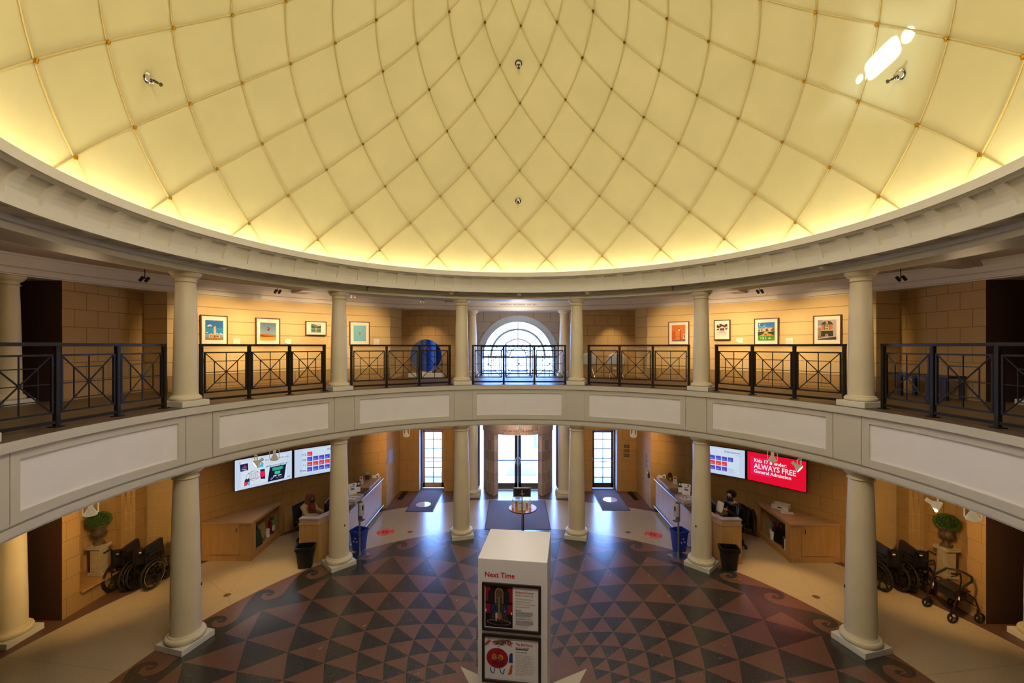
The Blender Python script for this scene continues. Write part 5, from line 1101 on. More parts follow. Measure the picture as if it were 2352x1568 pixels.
sanitiser((-3.98, 4.76, .004), 55, 1, 'steel hand sanitiser stand beside the woman side blue recycling bin'); sanitiser((3.93, 4.74, .004), -60, 1, 'steel hand sanitiser stand beside the man side blue recycling bin')
# ------------------------------------------------------------------ entrance table, its things and the sign stand
t = thing('round_table', 'round orange-topped pedestal table in front of the entrance mat', 'table', (.10, 5.93, .002))
MB().lathe([(0, .728), (.365, .728), (.38, .735), (.38, .75), (0, .75)], 48).build('table_top', mat('glossy orange wood', (.70, .25, .02), .15, coat=.6), t, smooth=30); MB().lathe([(.383, .722), (.388, .726), (.388, .742), (.383, .746)], 48).build('edge_band', M['blackp'], t, smooth=30)
MB().cyl((0, 0, .03), (0, 0, .73), .035, 16).build('pedestal', M['blackp'], t, smooth=40); MB().lathe([(0, 0), (.26, 0), (.26, .012), (.05, .03), (0, .03)], 32).build('base', M['blackp'], t, smooth=40)
zt = .754
def pump(loc, label, dark):
    u = thing('pump_bottle', label, 'bottle', loc, 0, 'sanitiser pump bottles on the entrance table'); MB().lathe([(0, 0), (.036, 0), (.038, .01), (.038, .17), (.03, .19), (.014, .20), (0, .20)], 20).build('bottle_body', mat('clear gel bottle', (.78, .80, .85), .15) if 'clear gel bottle' not in bpy.data.materials else bpy.data.materials['clear gel bottle'], u, smooth=50)
    MB().lathe([(.039, .02), (.0395, .05), (.039, .05)], 20).build('label_band', M['white'], u); MB().lathe([(.016, .20), (.016, .225), (.006, .228), (.006, .26), (0, .26)], 12).bar((0, 0, .262), (0, -.05, .258), .016, .01).build('pump', M['blackp'] if dark else M['white'], u)
pump((-.17, 5.92, zt), 'clear sanitiser bottle with black pump on the orange table', True); pump((.30, 5.93, zt), 'clear sanitiser bottle with white pump on the orange table', False)
u = thing('mask_box', 'small brown wooden box of white masks on the orange table', 'box', (-.06, 6.05, zt)); b = MB(); b.box(-.055, .055, -.045, .045, 0, .15); b.build('wooden_box', M['wood'], u, bevel=.004); MB().ball((0, 0, .15), .04, 10, 6, (1, .8, .5)).build('masks', M['paper'], u, smooth=60)
u = thing('tissue_pack', 'crumpled white tissues in a low brown box behind the table notice', 'tissues', (.15, 6.06, zt)); MB().box(-.11, .11, -.05, .05, 0, .10).build('carton', M['stone'], u, bevel=.004); MB().ball((-.03, 0, .11), .05, 9, 6, (1.3, .8, .6)).ball((.06, 0, .105), .04, 9, 6, (1.2, .8, .5)).build('tissue', M['paper'], u, smooth=60)
u = thing('table_notice', 'pink and white notice in a clear stand on the orange table', 'notice', (.07, 5.75, zt), 0); T = Matrix.Rotation(R(-10), 4, 'X'); MB().at(T).box(-.11, .11, 0, .004, 0, .22).build('sheet', M['paper'], u); b = MB().at(T); b.frect(-.09, .03, .16, .195, .002); b.build('pink_header', pc((.75, .35, .35)), u, recalc=False); b = MB().at(T)
for i in range(5): b.frect(-.09, .09-.03*(i % 2), .135-.025*i, .142-.025*i, .002)
b.build('printed_lines', pc((.45, .35, .42)), u, recalc=False); MB().box(-.11, .11, -.03, .06, 0, .004).build('stand_foot', M['glass'], u)
t = thing('sign_stand', 'grey pedestal sign stand seen from behind, before the round table', 'sign', (.075, 5.40, .002)); MB().lathe([(0, 0), (.19, 0), (.19, .012), (.03, .03), (0, .03)], 32).build('base', M['steel'], t, smooth=40)
MB().cyl((0, 0, .03), (0, 0, .80), .021, 14).cyl((0, 0, .80), (0, 0, 1.34), .015, 14).cyl((0, 0, .78), (0, 0, .82), .025, 14).build('pole', M['steel'], t, smooth=40)
T = Matrix.Translation((0, .05, 1.34)) @ Matrix.Rotation(R(28), 4, 'X'); MB().at(T).box(-.21, .21, -.006, .006, -.145, .145).build('sign_back', mat('dark grey board', (.06, .055, .055), .6), t)
b = MB().at(T); b.box(-.235, .235, -.012, .012, .14, .17).box(-.235, .235, -.012, .012, -.165, -.14).box(-.235, -.21, -.012, .012, -.165, .17).box(.21, .235, -.012, .012, -.165, .17); b.build('sign_frame', M['steel'], t, bevel=.003); MB().bar((0, 0, 1.26), (0, .02, 1.42), .03).bar((-.07, -.02, 1.31), (0, -.02, 1.35), .014).bar((.07, -.02, 1.33), (0, -.02, 1.30), .014).ball((0, -.02, 1.315), .022, 10, 8).build('bracket', M['steel'], t)
# ------------------------------------------------------------------ floor mats, vents, stickers
def fmat(x0, x1, y0, y1, label, disc=None, dcol=None):
    t = thing('entrance_mat', label, 'mat', ((x0+x1)/2, (y0+y1)/2, .003)); w, h = (x1-x0)/2, (y1-y0)/2
    MB().box(-w+.03, w-.03, -h+.03, h-.03, 0, .009).build('pile', M['matfab'], t); b = MB(); b.box(-w, w, -h, -h+.03, 0, .006).box(-w, w, h-.03, h, 0, .006).box(-w, -w+.03, -h, h, 0, .006).box(w-.03, w, -h, h, 0, .006); b.build('edge', M['rubber'], t)
    return t
fmat(-3.56, -2.69, 7.58, 9.82, 'grey entrance mat leading to the gold-framed side door'); fmat(2.66, 3.55, 7.71, 9.84, 'grey entrance mat leading to the bronze-framed side door'); fmat(-.98, .91, 6.28, 8.60, 'large grey entrance mat in front of the sandstone drum')
def sticker(x, y, r, z, label, m, rz=0, design=0):
    t = thing('floor_sticker', label, 'sticker', (x, y, z), rz); MB().add([(r*math.cos(2*PI*i/40), r*math.sin(2*PI*i/40), 0) for i in range(40)], [tuple(range(40))]).build('disc', m, t, recalc=False)
    if design:
        b = MB()
        for k in range(2):
            for q in range(9):
                a = R(90+k*180-58+q*13); p, c = .76*r, .88*r; da = .085 if q % 3 else .05; b.add([(p*math.cos(a-da), p*math.sin(a-da), .0006), (p*math.cos(a+da), p*math.sin(a+da), .0006), (c*math.cos(a+da), c*math.sin(a+da), .0006), (c*math.cos(a-da), c*math.sin(a-da), .0006)], [(0, 1, 2, 3)])
        b.build('ring_text', pc((.85, .75, .70)), t, recalc=False); b = MB()
        for sx, sy in ((-.22, .1), (.12, -.08)):
            for (ox, oy, ru, rv) in ((0, .12, .13, .2), (-.02, -.17, .1, .12)): b.add([(r*(sx+ox+ru*math.cos(2*PI*i/14)), r*(sy+oy+rv*math.sin(2*PI*i/14)), .0007) for i in range(14)], [tuple(range(14))])
        b.build('footprints', pc((.30, .03, .02)), t, recalc=False)
    return t
RS = pc((.85, .10, .045), .4)
sticker(-3.74, 6.10, .24, .004, 'round red footprint sticker on the floor at the woman side counter', RS, 20, 1); sticker(3.71, 5.98, .24, .004, 'round red footprint sticker on the floor at the man side counter', RS, -20, 1)
WS = mat('glossy white sticker', (.80, .72, .78), .12, spec=.8)
sticker(-3.12, 8.19, .24, .0135, 'round whitish sticker on the mat at the gold-framed door', WS); sticker(3.11, 8.67, .24, .0135, 'round whitish sticker on the mat at the bronze-framed door', WS)
for x, l in ((-4.02, 'black floor vent grille by the wall plaque side alcove'), (4.0, 'black floor vent grille by the card reader side alcove')):
    t = thing('floor_vent', l, 'vent', (x, 9.07, .003)); MB().box(-.085, .085, -.41, .41, 0, .003).build('recess', M['rubber'], t); b = MB()
    for i in range(16): b.box(-.08, .08, -.40+.05*i, -.385+.05*i, .003, .008)
    b.box(-.09, -.08, -.41, .41, 0, .009).box(.08, .09, -.41, .41, 0, .009).build('grille', M['black'], t)
# plaques
def plaque(loc, rz, w, h, label, m=None, lines=0, group=None):
    t = thing('wall_plaque', label, 'plaque', loc, rz, group); MB().box(-w/2, w/2, -.012, .004, -h/2, h/2).build('plate', m or M['bronze'], t, bevel=.003)
    if lines:
        b = MB()
        for i in range(lines): z = h*.5-h*(i+1)/(lines+1); b.frect(-w*.4, w*(.4-.1*(i % 2)), z-.004, z+.004, .0125)
        b.build('engraved_lines', pc((.45, .38, .30)), t, recalc=False)
GP = mat('grey metal plaque', (.25, .22, .22), .4, metal=.5)
plaque((-4.265, 8.42, 1.53), 90, .46, .42, 'large grey plaque on the bluish return wall behind the tissue box counter', GP, 5); plaque((-4.258, 8.03, 1.46), 90, .16, .13, 'small brown plaque left of the large grey plaque', pc((.30, .14, .10)), 2)
for i, z in enumerate((1.62, 1.46, 1.30)):
    plaque((3.89, 9.518, z), 0, .19, .11, ['upper', 'middle', 'lower'][i]+' bronze plaque of the three stacked on the far alcove wall', None, 2, 'plaques on the alcove wall'); plaque((4.265, 8.42, z-.05), -90, .20, .11, ['upper', 'middle', 'lower'][i]+' dark plaque of the three stacked on the bluish return wall', None, 2, 'plaques on the return wall')
t = thing('card_reader', 'black card reader on the bluish return wall beside the counter', 'card reader', (4.255, 8.10, 1.02), -90); MB().box(-.05, .05, -.05, .004, -.09, .09).build('reader_body', M['blackp'], t, bevel=.008); MB().box(-.055, .055, -.06, .002, .06, .10).build('hood', M['steel'], t)
# ------------------------------------------------------------------ urns of boxwood on pedestals
def leaf_ball(c, r, n, lsz=.022):
    b = MB(); random.seed(5)
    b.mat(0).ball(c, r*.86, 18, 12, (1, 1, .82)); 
    for i in range(n):
        z = 1-2*(i+.5)/n; a = i*2.399963; q = math.sqrt(1-z*z); d = Vector((q*math.cos(a), q*math.sin(a), z)); 
        if z < -.75: continue
        p = Vector(c)+Vector((d.x, d.y, d.z*.82))*r*(.84+.2*random.random())
        for k in range(2):
            u = (d.orthogonal().normalized()); w = d.cross(u); an = random.random()*6.28; u2 = (u*math.cos(an)+w*math.sin(an)); tip = (d*(.6+random.random())+u2*.9).normalized(); sd = tip.cross(d).normalized(); L = lsz*(.8+.6*random.random())
            b.mat(1+(i+k) % 2).add([p, p+tip*L*.5+sd*L*.26, p+tip*L, p+tip*L*.5-sd*L*.26], [(0, 1, 2, 3)])
    return b
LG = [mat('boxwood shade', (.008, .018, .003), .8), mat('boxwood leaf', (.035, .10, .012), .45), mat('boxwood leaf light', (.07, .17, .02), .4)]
STO = mat('cast stone pedestal', (.52, .42, .27), .7, var=.12, vscale=9); IRON = mat('aged brown urn', (.10, .062, .036), .5, var=.35, vscale=12)
for s in (-1, 1):
    sd = 'the green bag cabinet side wheelchairs' if s < 0 else 'the rollator'
    pl = (s*8.93, 3.14, .382)
    t = thing('stone_pedestal', 'pale stone pedestal on the niche ledge behind '+sd, 'pedestal', pl, 0)
    MB().box(-.17, .17, -.17, .17, 0, .05).box(-.155, .155, -.155, .155, .05, .075).build('base', STO, t, bevel=.008)
    b = MB(); b.box(-.125, .125, -.125, .125, .075, .535); b.build('shaft', STO, t, bevel=.005)
    for k in range(4):
        f = MB(); f.at(Matrix.Rotation(R(90*k), 4, 'Z')); f.box(-.10, -.075, -.135, -.124, .13, .48).box(.075, .10, -.135, -.124, .13, .48).box(-.10, .10, -.135, -.124, .13, .155).box(-.10, .10, -.135, -.124, .455, .48).box(-.022, .022, -.135, -.124, .2, .41); f.build('panel', STO, t, bevel=.003)
    MB().box(-.15, .15, -.15, .15, .535, .56).box(-.185, .185, -.185, .185, .56, .60).box(-.17, .17, -.17, .17, .60, .625).build('cap', STO, t, bevel=.006)
    PS = .80; t.scale = (PS, PS, 1)
    u = thing('garden_urn', 'dark brown two-handled urn on the pedestal behind '+sd, 'urn', (pl[0], pl[1], pl[2]+.627), 35*s)
    MB().box(-.125, .125, -.125, .125, 0, .035).build('foot_plate', IRON, u, bevel=.004)
    MB().lathe([(.10, .035), (.085, .055), (.05, .085), (.04, .12), (.045, .135), (.065, .14), (.065, .15), (.05, .155), (.09, .17), (.14, .20), (.165, .235), (.17, .26), (.155, .275), (.15, .34), (.16, .375), (.20, .395), (.235, .405), (.24, .42), (.225, .425), (.19, .40), (0, .39)], 36).build('bowl', IRON, u, smooth=50)
    for q in (-1, 1): MB().tube([(q*.155, 0, .25), (q*.20, 0, .245), (q*.225, 0, .28), (q*.215, 0, .32), (q*.19, 0, .345), (q*.20, 0, .37), (q*.175, 0, .385)], .014, 8).build('handle', IRON, u, smooth=50)
    b = MB()
    for k in range(20):
        a = 2*PI*k/20; b.ball((.163*math.cos(a), .163*math.sin(a), .225), .022, 6, 5, (1, 1, .9))
    b.build('gadroon_band', IRON, u, smooth=60)
    o = leaf_ball((0, 0, .13), .195, 1500, .020).build('boxwood_ball', LG, recalc=False); o.location = (pl[0], pl[1], pl[2]+.627+.375); u.scale = (.74, .74, 1.); tag(o, 'round clipped green boxwood in the urn behind '+sd, 'plant')
# ------------------------------------------------------------------ wheelchairs, folded, backs towards the room
def wheelchair(label, loc, rz, fold=.30):
    t = thing('wheelchair', label, 'wheelchair', loc, rz, 'folded wheelchairs parked by the niches'); w = fold/2; BK = M['black']; CH = M['chrome']
    for s in (-1, 1):
        x = s*(w+.035); c = Vector((x, 0, .305))
        tr = MB(); tr.tube([(x, .285*math.cos(2*PI*i/36), .305+.285*math.sin(2*PI*i/36)) for i in range(36)], .021, 8, closed=True); wh = tr.build('wheel', M['rubber'], t, smooth=60)
        b = MB(); b.tube([(x, .262*math.cos(2*PI*i/36), .305+.262*math.sin(2*PI*i/36)) for i in range(36)], .010, 6, closed=True)
        for k in range(7): a = 2*PI*k/7+.3; b.bar((x, .03*math.cos(a), .305+.03*math.sin(a)), (x, .26*math.cos(a), .305+.26*math.sin(a)), .012, .026, (1, 0, 0))
        b.cyl((x-.03, 0, .305), (x+.03, 0, .305), .032, 12); b.build('spokes', M['blackp'], wh, smooth=40)
        b = MB(); xr = x+s*.045; b.tube([(xr, .245*math.cos(2*PI*i/32), .305+.245*math.sin(2*PI*i/32)) for i in range(32)], .009, 6, closed=True); b.build('push_rim', CH if s > 0 else BK, wh, smooth=60)
        xf = s*w; f = MB()
        f.tube([(xf, -.13, .30), (xf, -.14, .92), (xf, -.17, .935), (xf, -.28, .925)], .012, 8).tube([(xf, -.13, .52), (xf, .36, .52), (xf, .42, .47), (xf, .44, .14)], .012, 8).tube([(xf, -.13, .20), (xf, .40, .20)], .011, 8).tube([(xf, -.10, .72), (xf, .20, .72), (xf, .24, .68), (xf, .24, .52)], .011, 8)
        f.build('side_frame', BK, t, smooth=50)
        MB().tube([(xf, -.20, .932), (xf, -.31, .922)], .018, 8).build('hand_grip', M['rubber'], t, smooth=50); MB().box(xf-.03, xf+.03, -.08, .22, .725, .755).build('arm_pad', M['vinyl'], t, bevel=.01)
        k = MB(); k.tube([(xf, .38+.085*math.cos(2*PI*i/20), .10+.085*math.sin(2*PI*i/20)) for i in range(20)], .016, 6, closed=True).cyl((xf-.015, .38, .10), (xf+.015, .38, .10), .04, 12); k.bar((xf-.03*s, .38, .10), (xf-.03*s, .36, .26), .02); k.build('caster', M['rubber'], t, smooth=50)
        g = MB(); g.tube([(xf, .42, .50), (xf+s*.01, .52, .42), (xf+s*.01, .62, .16)], .011, 8).box(min(xf, xf-s*.10), max(xf, xf-s*.10), .58, .72, .11, .13); g.build('foot_rest', BK, t, smooth=40)
    # sling back and peaked folded seat
    b = MB(); n = 8; V = []
    for j in range(5):
        for i in range(n+1): x = -w+2*w*i/n; V.append((x, -.135+.05*math.sin(PI*i/n)*(1 if j % 2 == 0 else .8), .50+.40*j/4))
    b.add(V, [(j*(n+1)+i, j*(n+1)+i+1, (j+1)*(n+1)+i+1, (j+1)*(n+1)+i) for j in range(4) for i in range(n)]); o = b.build('back_sling', M['vinyl'], t, smooth=60); m = o.modifiers.new('s', 'SOLIDIFY'); m.thickness = .02
    b = MB(); z = .56; V = [(-w*.85, -.10, z), (-w*.85, .36, z), (-.035, .38, z+.36), (-.035, -.08, z+.30), (w*.85, -.10, z), (w*.85, .36, z), (.035, .38, z+.36), (.035, -.08, z+.30)]
    b.add(V, [(0, 1, 2, 3), (4, 7, 6, 5), (3, 2, 6, 7)]); o = b.build('seat_sling', M['vinyl'], t); m = o.modifiers.new('s', 'SOLIDIFY'); m.thickness = .018
    MB().bar((-w, 0, .22), (w, .02, .56), .02).bar((w, .26, .22), (-w, .28, .56), .02).build('cross_brace', BK, t)
    MB().box(-.03, .03, -.130, -.122, .80, .83).build('white_tag', M['paper'], t)
    return t
wheelchair('folded black wheelchair next to the stone pedestal, on the green bag cabinet side', (-8.50, 3.22, .003), 3, .24)
wheelchair('folded black wheelchair further from pedestal, partly behind column, green bag cabinet side', (-8.06, 3.28, .003), -3, .25)
wheelchair('folded black wheelchair partly behind the column, farther from the rollator', (7.86, 3.30, .003), 3, .30)
wheelchair('folded black wheelchair between the rollator and the other wheelchair', (8.40, 3.26, .003), -5, .26)
# ------------------------------------------------------------------ rollator
def rollator():
    t = thing('rollator', 'dark red four-wheeled rollator with black seat beside the passage corner', 'rollator', (8.35, 2.44, .003), 0); RD_ = mat('dark red metal frame', (.055, .012, .012), .3, metal=.4)
    for s in (-1, 1):
        y = s*.25
        for x, q in ((-.25, -1), (.25, 1)):
            w = MB(); w.tube([(x+.085*math.cos(2*PI*i/20), y, .10+.085*math.sin(2*PI*i/20)) for i in range(20)], .017, 6, closed=True)
            for k in range(3): a = 2*PI*k/3; w.bar((x, y, .10), (x+.08*math.cos(a), y, .10+.08*math.sin(a)), .018)
            w.bar((x, y-.03*s, .10), (x, y-.03*s, .25), .022); w.build('wheel', M['rubber'], t, smooth=50)
        MB().tube([(-.25, y, .22), (-.16, y, .50), (-.12, y, .62)], .014, 8).tube([(.25, y, .22), (.16, y, .46), (-.02, y, .60), (-.12, y, .62)], .014, 8).build('side_frame', RD_, t, smooth=50)
        MB().tube([(-.16, y, .52), (-.09, y, .78), (-.10, y, .90), (-.14, y, .93)], .012, 8).build('handle_tube', M['black'], t, smooth=50)
        MB().tube([(-.11, y, .925), (-.27, y, .92)], .02, 8).build('hand_grip', M['rubber'], t, smooth=50); MB().tube([(-.13, y-.03*s, .88), (-.25, y-.03*s, .85)], .008, 6).build('brake_lever', M['blackp'], t, smooth=50)
        MB().box(-.155, -.135, y-.018, y+.018, .44, .50).build('white_sticker', M['paper'], t)
    MB().box(-.16, .14, -.21, .21, .545, .58).build('seat', M['vinyl'], t, bevel=.012); MB().box(-.12, .12, -.16, .16, .36, .545).build('pouch', M['vinyl'], t, bevel=.02)
    MB().tube([(-.12, -.25, .64), (.12, -.24, .78), (.24, -.12, .80), (.26, 0, .80), (.24, .12, .80), (.12, .24, .78), (-.12, .25, .64)], .02, 8).build('back_bar', M['rubber'], t, smooth=60); MB().cyl((.22, -.25, .30), (.22, .25, .30), .010, 8).build('cross_bar', M['black'], t)
rollator()
# ------------------------------------------------------------------ gallery: chairs, bench, mirror disc
def shell_chair(label, x, rz):
    t = thing('shell_chair', label, 'chair', (x, 8.50, ZM+.002), rz, 'white shell chairs in the gallery alcove'); b = MB(); V = []; n, m = 14, 12
    for j in range(m+1):
        v = j/m
        for i in range(n+1):
            u = -1+2*i/n
            if v < .5: q = v/.5; w = .20+.06*math.sin(PI*q*.8); y = -.22+.42*q; z = .43-.02*math.sin(PI*q)+.035*u*u
            else: q = (v-.5)/.5; w = (.26+.03*math.sin(PI*q))*math.sqrt(max(0, 1-max(0, (q-.45)/.56)**2.6)); y = .20+.10*q-.06*u*u*(1-q*.5); z = .43+.40*q
            V.append((u*w, y, z))
    b.add(V, [(j*(n+1)+i, j*(n+1)+i+1, (j+1)*(n+1)+i+1, (j+1)*(n+1)+i) for j in range(m) for i in range(n)]); o = b.build('seat_shell', M['white'], t, smooth=80); s = o.modifiers.new('s', 'SOLIDIFY'); s.thickness = .012
    for sx in (-1, 1):
        for sy in (-1, 1): MB().tube([(sx*.12, sy*.12, .42), (sx*.23, sy*.24, 0)], .010, 8).build('leg', M['chrome'], t, smooth=50)
shell_chair('white shell chair half hidden by the column beside the arched window', 2.30, 178); shell_chair('fully visible white shell chair with chrome legs in the gallery alcove', 3.26, 172)
t = thing('outlet_plate', 'white wall outlet plate behind the white shell chairs', 'outlet', (3.35, 8.992, ZM+.28)); MB().box(-.05, .05, -.006, 0, -.04, .04).build('plate', M['white'], t); MB().box(-.03, -.005, -.008, -.006, -.02, .02).box(.005, .03, -.008, -.006, -.02, .02).build('sockets', M['ivory'], t)
t = thing('bench', 'long dark bench by the gallery wall behind the railing', 'bench', (8.25, 2.98, ZM+.002), 4); WD = mat('espresso wood', (.022, .014, .010), .45)
MB().box(-.20, .20, -.68, .68, .42, .47).build('seat_plank', WD, t, bevel=.004)
for y in (-.62, -.28, .28, .62):
    for x in (-.16, .16): MB().box(x-.03, x+.03, y-.03, y+.03, 0, .42).build('leg', WD, t)
t = thing('mirror_disc', 'large round blue mirror disc standing on a low white plinth', 'sculpture', (-3.14, 8.72, ZM+.002), -4)
MB().box(-.58, .58, -.13, .16, 0, .135).build('plinth', M['white'], t, bevel=.004)
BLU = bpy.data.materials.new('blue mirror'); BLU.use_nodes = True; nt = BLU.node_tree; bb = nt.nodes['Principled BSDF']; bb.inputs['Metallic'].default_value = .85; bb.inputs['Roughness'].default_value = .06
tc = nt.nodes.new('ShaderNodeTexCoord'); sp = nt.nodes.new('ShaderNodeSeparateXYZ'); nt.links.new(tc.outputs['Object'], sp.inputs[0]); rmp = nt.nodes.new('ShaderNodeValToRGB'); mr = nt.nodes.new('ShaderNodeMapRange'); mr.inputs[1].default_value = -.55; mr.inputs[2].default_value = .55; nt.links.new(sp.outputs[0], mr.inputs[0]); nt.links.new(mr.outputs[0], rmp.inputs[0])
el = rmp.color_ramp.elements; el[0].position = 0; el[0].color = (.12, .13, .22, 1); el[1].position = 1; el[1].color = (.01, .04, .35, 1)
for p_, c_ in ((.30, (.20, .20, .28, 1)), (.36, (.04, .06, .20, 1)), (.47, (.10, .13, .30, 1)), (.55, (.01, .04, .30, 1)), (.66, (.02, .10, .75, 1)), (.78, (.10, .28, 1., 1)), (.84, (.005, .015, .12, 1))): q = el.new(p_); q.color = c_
nt.links.new(rmp.outputs[0], bb.inputs['Base Color']); nt.links.new(rmp.outputs[0], bb.inputs['Emission Color']); bb.inputs['Emission Strength'].default_value = .22  # stripe colours also emit, imitating bright reflections in the mirror
MB().lathe([(0, -.012), (.55, -.012), (.55, .012), (0, .012)], 64).build('mirror', BLU, t, loc=(0, 0, .135+.60), rot=(R(90), 0, 0)); MB().lathe([(.545, -.02), (.565, -.02), (.565, .02), (.545, .02), (.545, -.02)], 64).build('rim', M['stone'], t, loc=(0, 0, .735), rot=(R(90), 0, 0))
MB().box(-.2, .2, .0, .05, .135, .20).build('support', M['white'], t)
b = MB(); b.tube([(.05*math.cos(2*PI*i/20), -.02, .05*math.sin(2*PI*i/20)) for i in range(20)], .010, 6, closed=True)
for i in range(8): a = i*PI/4; b.ball((.065*math.cos(a), -.02, .065*math.sin(a)), .014, 8, 6)
b.ball((0, -.02, .10), .018, 8, 6); b.build('ornament_reflection', M['brass'], t, smooth=60, loc=(.03, 0, .93))  # gold emblem reflected in the disc, modelled as a raised part
# ------------------------------------------------------------------ spotlights
GLOW = emit_mat('lit lamp rim', (1., .86, .58), 9.); 
SPE = mat('lit spotlight enamel', (.72, .64, .46), .4, emit=(1., .80, .46), es=.22)  # weak emission stands in for lamp light leaking through the shade
def spotlight(label, th, z, tilt, az, sc=1., r=7.2, group='white track spotlights under the gallery'):
    p = rp(r, th, z); t = thing('track_spotlight', label, 'spotlight', p, az, group); top = 3.12-z
    T = Matrix.Rotation(R(tilt), 4, 'X')
    MB().at(T).lathe([(.0, .19), (.032, .19), (.036, .18), (.036, .09), (.05, .075), (.085, .01), (.092, 0), (.098, -.002), (.098, -.03), (.088, -.03), (.085, 0), (.03, .07), (0, .07)], 28).build('shade', SPE, t, smooth=40)
    MB().at(T).lathe([(.074, -.006), (.090, -.014), (.074, -.022)], 28).build('lit_ring', GLOW, t); MB().at(T).lathe([(0, .0), (.055, .0), (.055, -.012), (0, -.016)], 20).build('bulb', GLOW, t)
    b = MB(); 
    for s in (-1, 1): b.box(s*.108-.008, s*.108+.008, -.012, .012, -.012, .20)
    b.box(-.115, .115, -.012, .012, .195, .21); b.build('yoke', SPE, t); MB().cyl((0, 0, .20), (0, 0, top), .014, 8).build('stem', M['ivory'], t, smooth=40)
    MB().tube([(.02, .03, .18), (.06, .06, .26), (.02, .03, .34)], .004, 6).build('cable', M['blackp'], t)
    t.scale = (sc*.9,)*2+(1,)
spotlight('white spotlight hanging in front of the urn with boxwood, green bag cabinet side', -81.1, 2.45, 4, 60, 1.)
spotlight('white spotlight tilted sideways in front of the shop slide screen', -57.2, 2.50, 60, 135)
spotlight('white spotlight pointing down in front of the shop slide screen', -53.9, 2.54, 4, 30)
spotlight('white spotlight above the alcove of the gold-framed side door', -26.7, 2.64, 6, 0, .9)
spotlight('white spotlight hanging before the carved drum lettering', .3, 2.70, 4, 0, .9)
spotlight('white spotlight above the alcove of the bronze-framed side door', 27.1, 2.64, 6, 0, .9)
spotlight('white spotlight pointing down in front of the red screen', 54.9, 2.55, 4, -30)
spotlight('white spotlight tilted towards us in front of the red screen', 59.4, 2.49, 55, -143)
spotlight('white spotlight tilted with glowing ring above the boxwood near the rollator', 78.7, 2.48, 62, -135)
spotlight('white spotlight pointing down beyond the boxwood near the rollator', 82.6, 2.48, 5, -60, 1.)
def gallery_spot(label, th, r=7.6, z=6.80, lit=True, drop=.16):
    p = rp(r, th, z); t = thing('gallery_spotlight', label, 'spotlight', p, -th, 'small spotlights under the gallery ceiling')
    MB().cyl((0, 0, -.002), (0, 0, -drop), .008, 8).bar((-.05, 0, -drop), (.05, 0, -drop), .012).build('bracket', M['black'], t)
    for s in (-1, 1): MB().tube([(s*.05, -.03, -drop+.02), (s*.05, .06, -drop-.04)], .03, 10).build('lamp_head', M['black'] if not lit else M['ivory'], t, smooth=40); 
    if lit:
        for s in (-1, 1): MB().ball((s*.05, .062, -drop-.042), .024, 8, 6).build('bulb', GLOW, t)
gallery_spot('small lit twin spotlight above the alcove with the mirror disc', -21.5, 8.3, 6.80, True, .12); gallery_spot('small lit spotlight just right of the gallery column by the turquoise picture', -36.6, 7.9, 6.80, True, .14)
gallery_spot('small black spotlight under the gallery ceiling above the balloon picture', -51, 7.9, 6.80, False, .2); gallery_spot('small black spotlight on a bent arm beside the column near the lighthouse picture', -71, 7.9, 6.8, False, .26); gallery_spot('small black spotlight on a bent arm beside the column near the townhouse picture', 71, 7.9, 6.8, False, .26); gallery_spot('small black spotlight under the gallery ceiling above the green lawn picture', 50.5, 7.9, 6.8, False, .2)
# sprinklers and cameras
def sprinkler(label, p, nrm, sc=1.):
    t = thing('sprinkler_head', label, 'sprinkler', p, 0, 'chrome sprinkler heads on the dome'); t.rotation_euler = Vector(nrm).to_track_quat('Z', 'Y').to_euler(); t.scale = (sc,)*3
    MB().lathe([(.085, 0), (.085, .008), (.06, .012), (.05, .09), (.036, .10), (0, .10)], 24).build('chrome_cup', M['chrome'], t, smooth=40); MB().lathe([(.02, .10), (.02, .17), (.012, .18), (.012, .22), (.03, .225), (.03, .23), (0, .23)], 14).build('nozzle', M['bronze'], t, smooth=40)
def dome_pt(px, py):
    d = Vector(((px-1176)/990.3, 1, -(py-795.9)/990.3)); c, s = math.cos(-.0058), math.sin(-.0058); d = Vector((c*d.x+s*d.y, -s*d.x+c*d.y, d.z)); o = Vector((-.1255, -5.951, 5.19)); q = o-Vector((0, 0, 6.89)); a = d.dot(d); b = 2*q.dot(d); cc = q.dot(q)-5.585**2; tt = (-b+math.sqrt(b*b-4*a*cc))/(2*a); p = o+d*tt; return p, (Vector((0, 0, 6.89))-p).normalized()
for (x, y), l in (((340, 178), 'chrome sprinkler head in the dome panel at the upper left'), ((1191, 145), 'chrome sprinkler head high on the dome centre line'), ((1190, 461), 'chrome sprinkler head low on the dome centre line'), ((2069, 170), 'chrome sprinkler head beside the bright sun patch on the dome')):
    p, n = dome_pt(x, y); sprinkler(l, p, n+Vector((0, 0, -.15)), .9)
for th, l in ((-40, 'small hanging sprinkler under the cornice above the column at the turquoise picture'), (40, 'small hanging sprinkler under the cornice above the column at the orange picture')):
    t = thing('pendent_sprinkler', l, 'sprinkler', rp(5.66, th, 6.615), 0, 'pendent sprinklers under the cornice'); MB().lathe([(.035, 0), (.03, -.012), (.012, -.014), (.012, -.07), (.03, -.075), (.03, -.082), (0, -.082)], 16).build('head', M['bronze'], t, smooth=40)
for th, l in ((-72, 'round smoke detector under the cornice near the lighthouse picture column'), (72, 'round smoke detector under the cornice near the townhouse picture column'), (0, 'round smoke detector under the cornice above the arched window'), (-18.5, 'round smoke detector under the cornice above the mirror disc bay'), (18.5, 'round smoke detector under the cornice above the white chairs bay')):
    t = thing('smoke_detector', l, 'detector', rp(5.63, th, 6.618), 0, 'smoke detectors under the cornice'); MB().lathe([(.085, 0), (.085, -.012), (.055, -.02), (.05, -.05), (0, -.055)], 20).build('detector_body', M['ivory'], t, smooth=40)
